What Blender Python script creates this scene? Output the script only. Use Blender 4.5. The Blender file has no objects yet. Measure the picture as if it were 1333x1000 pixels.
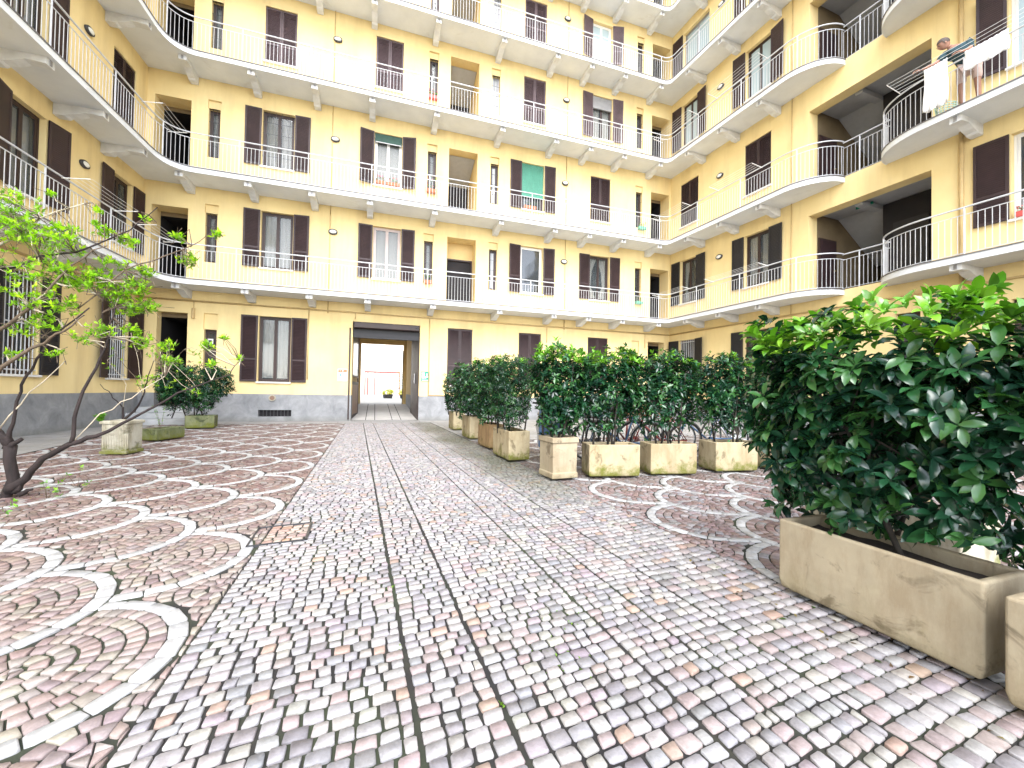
import bpy, bmesh, math, random
import numpy as np
from mathutils import Vector, Matrix
R=math.radians; PI=math.pi
rnd=random.Random(7)
C=bpy.context.scene.collection
# ------------------------------------------------------------------ materials
MATS={}
def newmat(name):
    m=bpy.data.materials.new(name); m.use_nodes=True; MATS[name]=m
    nt=m.node_tree; b=nt.nodes['Principled BSDF']; return m,nt,b
def nd(nt,t,**k):
    n=nt.nodes.new(t)
    for a,v in k.items(): setattr(n,a,v)
    return n
def ramp(nt,fac,stops):
    r=nd(nt,'ShaderNodeValToRGB'); e=r.color_ramp.elements
    while len(e)<len(stops): e.new(.5)
    for i,(p,c) in enumerate(stops): e[i].position=p; e[i].color=(*c,1) if len(c)==3 else c
    nt.links.new(fac,r.inputs[0]); return r.outputs[0]
def mix(nt,fac,a,b,blend='MIX'):
    n=nd(nt,'ShaderNodeMix',data_type='RGBA',blend_type=blend)
    for s,v in ((n.inputs[0],fac),(n.inputs[6],a),(n.inputs[7],b)):
        if isinstance(v,(int,float)): s.default_value=v
        elif isinstance(v,tuple): s.default_value=(*v,1)
        else: nt.links.new(v,s)
    return n.outputs[2]
def noise(nt,scale,detail=4,rough=.55,vec=None,dist=0,stretch=None):
    n=nd(nt,'ShaderNodeTexNoise'); n.inputs['Scale'].default_value=scale; n.inputs['Detail'].default_value=detail
    n.inputs['Roughness'].default_value=rough; n.inputs['Distortion'].default_value=dist
    g=nd(nt,'ShaderNodeNewGeometry'); v=vec or g.outputs['Position']
    if stretch:
        mp=nd(nt,'ShaderNodeMapping'); mp.inputs['Scale'].default_value=stretch; nt.links.new(v,mp.inputs[0]); v=mp.outputs[0]
    nt.links.new(v,n.inputs['Vector']); return n.outputs[0]
def bump(nt,b,h,strength=.3,dist=.01):
    n=nd(nt,'ShaderNodeBump'); n.inputs['Strength'].default_value=strength; n.inputs['Distance'].default_value=dist
    nt.links.new(h,n.inputs['Height']); nt.links.new(n.outputs[0],b.inputs['Normal'])
def simple(name,col,rough=.6,spec=.5,metal=0,var=.12,scale=6,bmp=0,stretch=None):
    m,nt,b=newmat(name)
    n=noise(nt,scale,5,stretch=stretch)
    dk=tuple(c*(1-var) for c in col); lt=tuple(min(1,c*(1+var)) for c in col)
    nt.links.new(ramp(nt,n,[(.3,dk),(.7,lt)]),b.inputs['Base Color'])
    b.inputs['Roughness'].default_value=rough; b.inputs['Metallic'].default_value=metal
    b.inputs['Specular IOR Level'].default_value=spec
    if bmp: bump(nt,b,noise(nt,scale*8,3),bmp,.004)
    return m
def posz(nt):
    g=nd(nt,'ShaderNodeNewGeometry'); s=nd(nt,'ShaderNodeSeparateXYZ'); nt.links.new(g.outputs['Position'],s.inputs[0]); return s.outputs[2]
def maprange(nt,v,a,b_,c=0,d=1):
    n=nd(nt,'ShaderNodeMapRange'); nt.links.new(v,n.inputs[0])
    for i,x in enumerate((a,b_,c,d)): n.inputs[i+1].default_value=x
    return n.outputs[0]
def mth(nt,op,a,b=None):
    n=nd(nt,'ShaderNodeMath',operation=op)
    for s,v in ((n.inputs[0],a),(n.inputs[1],b)):
        if v is None: continue
        if isinstance(v,(int,float)): s.default_value=v
        else: nt.links.new(v,s)
    return n.outputs[0]
# yellow lime plaster with faint streaks and patches
m,nt,b=newmat('yellow_plaster')
c1=ramp(nt,noise(nt,.8,6,.6),[(.3,(.76,.59,.285)),(.7,(.84,.68,.36))])
c2=mix(nt,mth(nt,'MULTIPLY',ramp(nt,noise(nt,1.6,5,.65,stretch=(1,1,.12)),[(.47,(0,0,0)),(.70,(1,1,1))]),.5),c1,(.60,.45,.23))
nt.links.new(c2,b.inputs['Base Color']); b.inputs['Roughness'].default_value=.9; b.inputs['Specular IOR Level'].default_value=.2
bump(nt,b,noise(nt,45,5,.7),.25,.006)
# grey cement plinth
m,nt,b=newmat('grey_plinth')
c1=ramp(nt,noise(nt,2.2,7,.7,dist=.6),[(.28,(.165,.17,.18)),(.5,(.245,.25,.26)),(.72,(.34,.345,.355))])
c2=mix(nt,mth(nt,'MULTIPLY',maprange(nt,posz(nt),.0,.22,1,0),.5),c1,(.16,.155,.13))
nt.links.new(c2,b.inputs['Base Color']); b.inputs['Roughness'].default_value=.85
bump(nt,b,noise(nt,30,6,.7),.35,.008)
# white painted concrete for slabs, bluish tint put in against yellow bounce light
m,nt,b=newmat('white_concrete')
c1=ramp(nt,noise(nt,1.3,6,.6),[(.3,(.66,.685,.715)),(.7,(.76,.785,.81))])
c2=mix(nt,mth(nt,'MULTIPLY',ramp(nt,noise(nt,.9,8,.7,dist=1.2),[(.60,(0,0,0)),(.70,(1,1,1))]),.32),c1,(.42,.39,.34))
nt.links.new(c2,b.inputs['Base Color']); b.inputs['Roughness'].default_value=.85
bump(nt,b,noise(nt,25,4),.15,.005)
simple('slab_gap_shade',(.16,.15,.155),.6,var=.35,scale=3)  # dark tone painting the shaded gap along the slab lip
simple('bracket_white',(.66,.67,.68),.8,var=.1,scale=5,bmp=.1)
simple('rail_paint',(.52,.53,.55),.4,var=.08,scale=9)
simple('shutter_brown',(.032,.016,.018),.55,var=.25,scale=3)
simple('shutter_brown_sunlit',(.085,.055,.062),.6,var=.25,scale=3)  # brown shutter lightened to mauve, haze and sunlight painted into the colour
simple('shutter_black',(.013,.012,.016),.55,var=.2,scale=3)
simple('wood_dark',(.034,.018,.016),.5,var=.3,scale=3,stretch=(1,1,.1))
simple('wood_mid',(.20,.115,.075),.5,var=.2,scale=4,stretch=(1,1,.1))
simple('frame_white',(.74,.73,.71),.5,var=.05)
simple('frame_pink',(.50,.41,.39),.5,var=.08)
simple('stone_sill',(.68,.67,.65),.7,var=.1,scale=8)
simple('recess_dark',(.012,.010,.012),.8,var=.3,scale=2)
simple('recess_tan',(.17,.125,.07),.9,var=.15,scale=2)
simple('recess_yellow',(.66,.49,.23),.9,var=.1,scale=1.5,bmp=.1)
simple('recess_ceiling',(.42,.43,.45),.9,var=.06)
simple('floor_tile',(.16,.13,.11),.6,var=.2,scale=5)
simple('pipe_yellow',(.52,.37,.17),.6,var=.12)
simple('metal_grey',(.32,.32,.33),.45,metal=.5,var=.1)
simple('metal_dark',(.05,.05,.055),.45,metal=.3,var=.2)
simple('plastic_white',(.78,.78,.77),.4,var=.03)
simple('lamp_glass',(.80,.80,.76),.3,var=.03)
simple('blind_green',(.10,.33,.24),.6,var=.12,scale=3)
simple('blind_dark_green',(.018,.07,.05),.6,var=.2)
simple('red',(.55,.09,.08),.5,var=.1)
simple('sign_orange',(.72,.20,.10),.5,var=.05)
simple('sign_green',(.0,.26,.16),.45,var=.03)
simple('sign_blue',(.03,.22,.55),.4,var=.04)
simple('terracotta',(.42,.15,.08),.8,var=.15)
simple('soil',(.035,.026,.02),1,var=.4,scale=30,bmp=.6)
simple('pavement_edge',(.33,.33,.32),.85,var=.15,scale=4,bmp=.2)
simple('step_stone',(.40,.41,.42),.75,var=.15,scale=5,bmp=.1)
simple('cloth_white',(.82,.82,.83),.9,var=.03)
simple('skin',(.30,.155,.105),.6,var=.08)
simple('hair_grey',(.075,.058,.05),.8,var=.3,scale=40)
simple('shirt_teal',(.018,.05,.062),.85,var=.2,scale=12)
simple('shorts_beige',(.50,.38,.34),.85,var=.1)
simple('trousers_dark',(.07,.05,.07),.85,var=.15)
simple('rubber',(.02,.02,.022),.8,var=.2)
simple('chrome',(.55,.55,.56),.25,metal=.9,var=.05)
simple('wicker',(.35,.20,.09),.8,var=.3,scale=60)
simple('bike_blue',(.05,.11,.22),.35,var=.1)
simple('bike_red',(.24,.035,.035),.35,var=.1)
simple('bike_black',(.03,.03,.035),.35,var=.1)
simple('bike_white',(.62,.63,.66),.35,var=.05)
simple('bike_green',(.03,.20,.12),.35,var=.1)
simple('basket_mint',(.42,.62,.52),.5,var=.05)
simple('bark',(.022,.014,.013),.9,var=.45,scale=14,bmp=.9,stretch=(1,1,.35))
simple('twig',(.10,.07,.045),.8,var=.3,scale=14,bmp=.3)
simple('twig_pale',(.42,.36,.27),.8,var=.25,scale=14)
simple('stem_dark',(.03,.024,.018),.9,var=.3,scale=20,bmp=.3)
simple('yellow_flower',(.80,.68,.06),.7,var=.15,scale=20)
simple('pink_flower',(.72,.06,.22),.7,var=.15,scale=30)
simple('far_wall',(.74,.70,.64),.9,var=.05,scale=.6)
simple('brass',(.4,.3,.12),.4,metal=.8)
# glass panes
def glassmat(name,tint,alpha,rough=.04):
    m,nt,b=newmat(name)
    b.inputs['Base Color'].default_value=(*tint,1); b.inputs['Roughness'].default_value=rough
    b.inputs['Specular IOR Level'].default_value=.9; b.inputs['Alpha'].default_value=alpha
    bump(nt,b,noise(nt,2.5,2),.04,.02)
glassmat('glass_dark',(.035,.042,.05),.9); glassmat('glass_clear',(.10,.12,.13),.30); glassmat('glass_pale',(.45,.56,.60),.85,.12)
glassmat('glass_frost',(.40,.41,.42),.9,.3)
# curtain
m,nt,b=newmat('curtain'); b.inputs['Base Color'].default_value=(.66,.65,.60,1); b.inputs['Roughness'].default_value=.95
simple('curtain_brown',(.30,.22,.20),.95,var=.1,scale=5)
# joints / bedding sand between setts with moss
m,nt,b=newmat('joint_sand')
c1=ramp(nt,noise(nt,3,7,.7),[(.3,(.010,.009,.010)),(.55,(.020,.018,.016)),(.75,(.036,.036,.022))])
c2=mix(nt,mth(nt,'MULTIPLY',ramp(nt,noise(nt,1.1,6,.6),[(.46,(0,0,0)),(.60,(1,1,1))]),.6),c1,(.040,.056,.022))
nt.links.new(c2,b.inputs['Base Color']); b.inputs['Roughness'].default_value=.95; bump(nt,b,noise(nt,150,3),.5,.004)
# setts: colour attribute + pitting
def settmat(name,rough=.62):
    m,nt,b=newmat(name)
    a=nd(nt,'ShaderNodeAttribute',attribute_name='Col')
    s=ramp(nt,noise(nt,28,6,.75),[(.25,(.62,.60,.60)),(.6,(1,1,1)),(.85,(1.0,1.0,1.0))])
    c=mix(nt,1.0,a.outputs['Color'],s,'MULTIPLY')
    d=ramp(nt,noise(nt,1.7,8,.72,dist=.8),[(.60,(0,0,0)),(.78,(1,1,1))])
    c=mix(nt,mth(nt,'MULTIPLY',d,.45),c,(.075,.062,.055))
    nt.links.new(c,b.inputs['Base Color'])
    nt.links.new(maprange(nt,noise(nt,9,4),.3,.7,rough-.16,rough+.15),b.inputs['Roughness'])
    b.inputs['Specular IOR Level'].default_value=.45
    bump(nt,b,noise(nt,70,6,.75),.55,.006)
settmat('sett_stone'); settmat('marble_block',.5)
# pavement stone slabs
m,nt,b=newmat('pavement_slabs')
g=nd(nt,'ShaderNodeNewGeometry'); br=nd(nt,'ShaderNodeTexBrick'); nt.links.new(g.outputs['Position'],br.inputs['Vector'])
br.inputs['Scale'].default_value=1; br.inputs['Mortar Size'].default_value=.006; br.inputs['Brick Width'].default_value=1.1; br.inputs['Row Height'].default_value=.55
br.inputs['Color1'].default_value=(.34,.33,.32,1); br.inputs['Color2'].default_value=(.26,.255,.25,1); br.inputs['Mortar'].default_value=(.08,.075,.07,1)
c2=mix(nt,mth(nt,'MULTIPLY',ramp(nt,noise(nt,1.5,8,.75,dist=.5),[(.42,(0,0,0)),(.7,(1,1,1))]),.55),br.outputs[0],(.15,.14,.11))
nt.links.new(c2,b.inputs['Base Color']); b.inputs['Roughness'].default_value=.75; bump(nt,b,noise(nt,60,5),.3,.005)
simple('yard_paving',(.50,.48,.45),.8,var=.12,scale=2,bmp=.1)
# cast-concrete planter
def plantermat(name,base,dirt,mossamt):
    m,nt,b=newmat(name)
    tc=nd(nt,'ShaderNodeTexCoord'); v=tc.outputs['Object']
    s=nd(nt,'ShaderNodeSeparateXYZ'); nt.links.new(v,s.inputs[0])
    c=ramp(nt,noise(nt,5,7,.65,dist=.5),[(.3,tuple(x*.80 for x in base)),(.65,base)])
    st=ramp(nt,noise(nt,5,8,.72,stretch=(1,1,.3)),[(.44,(0,0,0)),(.60,(1,1,1))])
    c=mix(nt,mth(nt,'MULTIPLY',st,.6),c,dirt)
    spots=ramp(nt,noise(nt,3.1,5,.6,dist=1.5),[(.57,(0,0,0)),(.66,(1,1,1))])
    c=mix(nt,mth(nt,'MULTIPLY',spots,.7),c,tuple(x*.42 for x in dirt))
    ed=ramp(nt,mth(nt,'ADD',maprange(nt,s.outputs[2],.0,.16,1,0),maprange(nt,noise(nt,9,7,.7),.3,.7,-.5,.3)),[(.35,(0,0,0)),(.8,(1,1,1))])
    c=mix(nt,mth(nt,'MULTIPLY',ed,.55),c,tuple(x*.6 for x in dirt))
    ms=mth(nt,'MULTIPLY',maprange(nt,mth(nt,'ADD',s.outputs[2],maprange(nt,noise(nt,6,6,.7),.3,.7,-.16,.16)),.02,.20,1,0),mossamt)
    c=mix(nt,ms,c,(.115,.125,.012))
    nt.links.new(c,b.inputs['Base Color']); b.inputs['Roughness'].default_value=.85; b.inputs['Specular IOR Level'].default_value=.3
    bump(nt,b,noise(nt,60,6,.75),.4,.005)
plantermat('planter_cream',(.43,.36,.23),(.26,.19,.10),0.9)
plantermat('planter_clean',(.38,.32,.22),(.24,.18,.11),0.12)
plantermat('planter_rust',(.33,.22,.11),(.14,.075,.035),.25)
plantermat('planter_pale',(.44,.41,.33),(.20,.17,.10),.9)
plantermat('planter_mossy',(.18,.19,.10),(.06,.08,.03),.9)
# foliage
def leafmat(name,rough,transl,tint=(1,1,1)):
    m,nt,b=newmat(name)
    a=nd(nt,'ShaderNodeAttribute',attribute_name='Col')
    nt.links.new(a.outputs['Color'],b.inputs['Base Color']); b.inputs['Roughness'].default_value=rough; b.inputs['Specular IOR Level'].default_value=.55
    t=nd(nt,'ShaderNodeBsdfTranslucent'); mx=nd(nt,'ShaderNodeMixShader'); mx.inputs[0].default_value=transl
    k=mix(nt,1.0,a.outputs['Color'],(1.6,1.9,.6),'MULTIPLY'); nt.links.new(k,t.inputs[0])
    nt.links.new(b.outputs[0],mx.inputs[1]); nt.links.new(t.outputs[0],mx.inputs[2]); nt.links.new(mx.outputs[0],nt.nodes['Material Output'].inputs[0])
leafmat('leaf_glossy',.24,.14); leafmat('leaf_soft',.5,.38)
# ------------------------------------------------------------------ mesh building helpers
def origin_of(o):
    v=Vector((0,0,0))
    while o: v+=o.location; o=o.parent
    return v
def tag(o,label=None,cat=None,group=None,kind=None):
    if label: o['label']=label
    if cat: o['category']=cat
    if group: o['group']=group
    if kind: o['kind']=kind
    return o
def empty(name,loc,rz=0):
    o=bpy.data.objects.new(name,None); C.objects.link(o); o.location=loc; o.rotation_euler=(0,0,rz); o.empty_display_size=.1; return o
def link(name,me,parent=None,loc=(0,0,0),rz=0):
    o=bpy.data.objects.new(name,me); C.objects.link(o); o.parent=parent; o.location=loc; o.rotation_euler=(0,0,rz); return o
class MB:
    def __init__(s): s.v=[]; s.f=[]; s.m=[]; s.ms=[]
    def mi(s,mat):
        if mat not in s.ms: s.ms.append(mat)
        return s.ms.index(mat)
    def add(s,vs,fs,mat):
        n=len(s.v); s.v+= [tuple(v) for v in vs]; k=s.mi(mat)
        for f in fs: s.f.append(tuple(i+n for i in f)); s.m.append(k)
    def quad(s,a,b,c,d,mat): s.add([a,b,c,d],[(0,1,2,3)],mat)
    def box(s,x0,x1,y0,y1,z0,z1,mat,X=None):
        vs=[(x,y,z) for z in (z0,z1) for y in (y0,y1) for x in (x0,x1)]
        if X: vs=[X(*v) for v in vs]
        s.add(vs,[(0,2,3,1),(4,5,7,6),(0,1,5,4),(2,6,7,3),(0,4,6,2),(1,3,7,5)],mat)
    def tube(s,pts,r,mat,n=6,cap=True):
        pts=[Vector(p) for p in pts]; rs=r if isinstance(r,(list,tuple)) else [r]*len(pts)
        base=len(s.v); k=s.mi(mat); a=None
        for i,p in enumerate(pts):
            d=(pts[min(i+1,len(pts)-1)]-pts[max(i-1,0)])
            if d.length<1e-9: d=Vector((0,0,1))
            d.normalize()
            if a is None:
                a=d.cross(Vector((0,0,1)))
                if a.length<.05: a=d.cross(Vector((1,0,0)))
            else:
                a=a-d*a.dot(d)
                if a.length<1e-4: a=d.cross(Vector((1,0,0)))
            a.normalize(); bb=d.cross(a)
            for j in range(n):
                t=2*PI*j/n+PI/n; s.v.append(tuple(p+(a*math.cos(t)+bb*math.sin(t))*rs[i]))
        for i in range(len(pts)-1):
            for j in range(n):
                s.f.append((base+i*n+j,base+i*n+(j+1)%n,base+(i+1)*n+(j+1)%n,base+(i+1)*n+j)); s.m.append(k)
        if cap:
            s.f.append(tuple(base+j for j in range(n))[::-1]); s.m.append(k)
            e=base+(len(pts)-1)*n; s.f.append(tuple(e+j for j in range(n))); s.m.append(k)
    def prism(s,poly,fn,mat):   # poly 2d list, fn(p,t)->3d for t 0/1
        n=len(poly); vs=[fn(p,0) for p in poly]+[fn(p,1) for p in poly]
        s.add(vs,[tuple(range(n)),tuple(range(2*n-1,n-1,-1))]+[(i,i+n,(i+1)%n+n,(i+1)%n) for i in range(n)],mat)
    def mesh(s,name,off=None,smooth=False):
        me=bpy.data.meshes.new(name)
        vs=s.v if off is None else [(a-off[0],b-off[1],c-off[2]) for a,b,c in s.v]
        me.from_pydata(vs,[],s.f)
        for m in s.ms: me.materials.append(MATS[m])
        me.polygons.foreach_set('material_index',s.m)
        if smooth: me.polygons.foreach_set('use_smooth',[True]*len(s.f))
        me.update(); return me
    def build(s,name,parent=None,smooth=False,local=False,fix=True,bevel=0):
        off=None if local or parent is None else origin_of(parent)
        me=s.mesh(name,off,smooth)
        if fix:
            bm=bmesh.new(); bm.from_mesh(me); bmesh.ops.recalc_face_normals(bm,faces=bm.faces)
            bm.to_mesh(me); bm.free()
        o=link(name,me,parent)
        if bevel:
            md=o.modifiers.new('b','BEVEL'); md.width=bevel; md.segments=2; md.limit_method='ANGLE'; md.angle_limit=R(50)
        return o
def npmesh(name,V,F,mat,col=None,smooth=False):
    """V (n,3) float, F (m,k) int uniform faces, or list of such; col (n,3)"""
    me=bpy.data.meshes.new(name); Fl=F if isinstance(F,list) else [F]
    loops=np.concatenate([f.ravel() for f in Fl]).astype(np.int32)
    tot=np.concatenate([np.full(len(f),f.shape[1]) for f in Fl]).astype(np.int32)
    start=np.concatenate([[0],np.cumsum(tot)[:-1]]).astype(np.int32)
    me.vertices.add(len(V)); me.vertices.foreach_set('co',V.astype(np.float32).ravel())
    me.loops.add(len(loops)); me.loops.foreach_set('vertex_index',loops)
    me.polygons.add(len(tot)); me.polygons.foreach_set('loop_start',start); me.polygons.foreach_set('loop_total',tot)
    if smooth: me.polygons.foreach_set('use_smooth',np.ones(len(tot),bool))
    me.update(calc_edges=True)
    if col is not None:
        a=me.color_attributes.new('Col','FLOAT_COLOR','POINT'); cc=np.ones((len(V),4),np.float32); cc[:,:3]=col; a.data.foreach_set('color',cc.ravel())
    me.materials.append(MATS[mat]); return me
# ------------------------------------------------------------------ plan of the courtyard
H=1.2
LC=(-6.5107,16.5970); RC=(13.8756,15.7639)
class Wall:
    def __init__(s,o,ang): # local x along wall, local y into the wall
        s.o=o; s.a=ang; s.d=(math.cos(ang),math.sin(ang)); s.n=(-math.sin(ang),math.cos(ang))
    def P(s,u,y,z): return (s.o[0]+u*s.d[0]+y*s.n[0], s.o[1]+u*s.d[1]+y*s.n[1], z)
B=Wall(LC,R(-2.34)); RW=Wall(RC,R(-90+.4)); LW=Wall(LC,R(90-5))   # left wall: u runs away from the camera, so positions are negative
ZS=[0,4.34,7.82,11.48,15.0,18.32]                # slab soffits
ZF=[0,4.50,7.98,11.64,15.16,18.48]               # walking levels
SILL=[1.38,5.33,8.87,12.58,16.13,19.45]; TOP=[3.65,7.31,10.85,14.53,17.88,21.2]
ZTOP=22.2; PL=.94
bld=empty('apartment_building',(3.6,16.3,0))
tag(bld,'five storey yellow plastered apartment building with white wrap-around balconies enclosing the courtyard','apartment building')
BO=Vector(bld.location)
def wall_mesh(W,U0,U1,Z0,Z1,ops,mat,y=0.0,reveal=None):
    mb=MB(); us=sorted({U0,U1,*[o[0] for o in ops],*[o[1] for o in ops]}); zs=sorted({Z0,Z1,*[o[2] for o in ops],*[o[3] for o in ops]})
    us=[u for u in us if U0<=u<=U1]; zs=[z for z in zs if Z0<=z<=Z1]
    for i in range(len(us)-1):
        for j in range(len(zs)-1):
            uc=(us[i]+us[i+1])/2; zc=(zs[j]+zs[j+1])/2
            if any(o[0]<uc<o[1] and o[2]<zc<o[3] for o in ops): continue
            mb.quad(W.P(us[i],y,zs[j]),W.P(us[i+1],y,zs[j]),W.P(us[i+1],y,zs[j+1]),W.P(us[i],y,zs[j+1]),mat)
    for o in ops:
        u0,u1,z0,z1,d=o[:5]; z0=max(z0,Z0); z1=min(z1,Z1); rm=reveal or mat
        if z1<=z0: continue
        top=o[3]<=Z1+1e-6; bot=o[2]>=Z0-1e-6
        mb.quad(W.P(u0,y,z0),W.P(u0,d,z0),W.P(u0,d,z1),W.P(u0,y,z1),rm)
        mb.quad(W.P(u1,y,z1),W.P(u1,d,z1),W.P(u1,d,z0),W.P(u1,y,z0),rm)
        if top: mb.quad(W.P(u0,y,z1),W.P(u0,d,z1),W.P(u1,d,z1),W.P(u1,y,z1),rm)
        if bot: mb.quad(W.P(u0,y,z0),W.P(u1,y,z0),W.P(u1,d,z0),W.P(u0,d,z0),rm)
    return mb
# ---- window pieces (local frame: x along wall, y into wall, z up, origin bottom centre of the opening on the wall face)
def shutter_mesh(w,h,mat,key={}):
    k=(round(w,2),round(h,2),mat)
    if k in key: return key[k]
    mb=MB(); t=.035; f=.055
    mb.box(0,f,0,t,0,h,mat); mb.box(w-f,w,0,t,0,h,mat); mb.box(f,w-f,0,t,0,f*1.3,mat); mb.box(f,w-f,0,t,h-f,h,mat)
    mid=h*.34; mb.box(f,w-f,0,t,mid-.03,mid+.03,mat)
    for a,b in ((f*1.3,mid-.03),(mid+.03,h-f)):
        n=max(1,int((b-a)/.048)); st=(b-a)/n
        for i in range(n):
            z=a+i*st
            mb.add([(f,.004,z),(w-f,.004,z),(w-f,.030,z+st*1.05),(f,.030,z+st*1.05),(f,.010,z-.004),(w-f,.010,z-.004),(w-f,.034,z+st*.95),(f,.034,z+st*.95)],
                   [(0,1,2,3),(4,7,6,5),(0,4,5,1),(3,2,6,7)],mat)
    mb.box(w-.03,w-.005,-.008,0,h*.45,h*.45+.06,'metal_dark')
    me=mb.mesh('shutter'); key[k]=me; return me
def add_shutter(par,hx,side,w,h,ang,mat,y):
    """hinge at x=hx, leaf extends to side*w, rotated by ang outwards"""
    o=link('shutter',shutter_mesh(w,h,mat),par)
    if side<0: o.scale=(-1,1,1)
    o.location=(hx,y,.0); o.rotation_euler=(0,0,-side*ang); return o
def window(W,uc,lv,w=1.0,kind='open',fr='wood_dark',cur='pair',sh='shutter_brown',pane='glass_clear',z0=None,z1=None,sides=(1,1),extra=(),sw=.5,sill=True,label=None):
    z0=SILL[lv] if z0 is None else z0; z1=TOP[lv] if z1 is None else z1; h=z1-z0
    if W is B and lv>=3 and sh=='shutter_brown': sh='shutter_brown_sunlit'  # upper rear shutters take the copy with haze and sunlight painted in
    loc=Vector(W.P(uc,0,z0))-BO; mb=MB(); hw=w/2-.004; y0,y1=.13,.19; t=.05; hh=h-.004
    mb.box(-hw,-hw+t,y0,y1,.004,hh,fr); mb.box(hw-t,hw,y0,y1,.004,hh,fr); mb.box(-hw+t,hw-t,y0,y1,.004,t,fr); mb.box(-hw+t,hw-t,y0,y1,hh-t,hh,fr)
    s=.045
    leafs=[(-hw+t,0),(0,hw-t)] if kind!='single' and w>.6 else [(-hw+t,hw-t)]
    for a,b in leafs:
        a+=.004; b-=.004
        mb.box(a,a+s,y0+.01,y1-.01,t,hh-t,fr); mb.box(b-s,b,y0+.01,y1-.01,t,hh-t,fr); mb.box(a+s,b-s,y0+.01,y1-.01,t,t+s,fr); mb.box(a+s,b-s,y0+.01,y1-.01,hh-t-s,hh-t,fr)
    me=mb.mesh('window'); o=link('window',me,bld,loc,W.a)
    if label: o['label']=label
    p=MB()
    for a,b in leafs: p.box(a+s,b-s,y0+.03,y0+.036,t+s,hh-t-s,pane)
    p.build('pane',o,local=True)
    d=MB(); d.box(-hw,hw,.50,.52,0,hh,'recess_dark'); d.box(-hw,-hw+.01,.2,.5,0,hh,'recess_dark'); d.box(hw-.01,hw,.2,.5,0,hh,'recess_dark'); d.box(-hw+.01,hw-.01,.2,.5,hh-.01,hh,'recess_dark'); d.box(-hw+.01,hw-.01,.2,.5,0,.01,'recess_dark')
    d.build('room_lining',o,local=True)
    if cur:
        cm=MB(); mat='curtain_brown' if cur=='brown' else 'curtain'
        spans={'pair':[(-hw+.05,-.05),( .05,hw-.05)],'full':[(-hw+.04,hw-.04)],'tied':[(-hw+.05,-.03),(.03,hw-.05)],'left':[(-hw+.05,-.02)],'brown':[(-hw+.05,hw-.05)]}[cur]
        for si,(a,b) in enumerate(spans):
            n=18; rows=[0.06,.35,.7,1.0]; vs=[];fs=[]
            for ri,rz in enumerate(rows):
                for i in range(n+1):
                    q=i/n; x=a+(b-a)*q
                    if cur=='tied':
                        k=[1,.35,.55,1][ri] if ri in (0,3) else [.35,.35,.5,1][ri]
                        x = a+(x-a)*k if si==0 else b-(b-x)*k
                    vs.append((x,.27+.018*math.sin(q*(b-a)*46+si),h*rz*.96))
            for r_ in range(3):
                for i in range(n): fs.append((r_*(n+1)+i,r_*(n+1)+i+1,(r_+1)*(n+1)+i+1,(r_+1)*(n+1)+i))
            cm.add(vs,fs,mat)
        cm.build('curtain',o,local=True,smooth=True,fix=False)
    if sh and kind=='closed':
        sv=.012
        add_shutter(o,-w/2+.006,1,w/2-.01,h-.02,0,sh,.03); add_shutter(o,w/2-.006,-1,w/2-.01,h-.02,0,sh,.03)
    elif sh:
        j=rnd.choice((.03,.05,.08,.12,.22))
        if sides[0]: 
            q=link('shutter',shutter_mesh(sw,h,sh),o); q.location=(-w/2-.02,-.02,0); q.rotation_euler=(0,0,PI+j)
        if sides[1]:
            q=link('shutter',shutter_mesh(sw,h,sh),o); q.scale=(-1,1,1); q.location=(w/2+.02,-.02,0); q.rotation_euler=(0,0,PI-j)
    if sill:
        q=MB(); q.box(-w/2-.04,w/2+.04,-.07,.13,-.055,-.002,'stone_sill'); q.build('sill',o,local=True,bevel=.006)
    if 'grid' in extra:
        q=MB()
        for i in range(1,5): q.tube([(-hw+w*i/5,.05,0),(-hw+w*i/5,.05,hh)],.007,'metal_dark',4)
        for i in range(1,5): q.tube([(-hw,.05,hh*i/5),(hw,.05,hh*i/5)],.007,'metal_dark',4)
        q.build('grille',o,local=True)
    if 'bars' in extra:
        q=MB()
        for i in range(1,9): q.tube([(-hw+w*i/9,.03,0),(-hw+w*i/9,.03,hh)],.011,'rail_paint',6)
        for z in (.1,hh/2,hh-.1): q.box(-hw,hw,.022,.038,z-.014,z+.014,'rail_paint')
        q.build('grille',o,local=True)
    if 'blind' in extra:
        q=MB(); n=34; zb=h*.30
        for i in range(n):
            z=zb+(hh-zb)*i/n; q.add([(-hw+.01,.06,z),(hw-.01,.06,z),(hw-.01,.075,z+(hh-zb)/n),(-hw+.01,.075,z+(hh-zb)/n)],[(0,1,2,3)],'blind_green')
        q.box(-hw,hw,.05,.08,zb-.02,zb,'blind_green'); q.build('blind',o,local=True,fix=False)
    if 'roller' in extra:
        q=MB(); q.box(-hw+.01,hw-.01,.04,.12,hh-.30,hh-.01,'blind_dark_green'); q.box(-hw+.02,hw-.02,.03,.05,hh-.34,hh-.31,'rail_paint'); q.build('roller_blind',o,local=True)
    if 'top' in extra:
        q=MB(); q.box(-hw+.01,hw-.01,.05,.12,hh*.72,hh-.01,'metal_grey'); q.build('roller_blind',o,local=True)
    if 'bars_low' in extra:
        q=MB()
        q.tube([(-hw,-.04,.22),(hw,-.04,.22)],.008,'metal_grey',4)
        q.build('window_rail',o,local=True)
    return o
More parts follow.
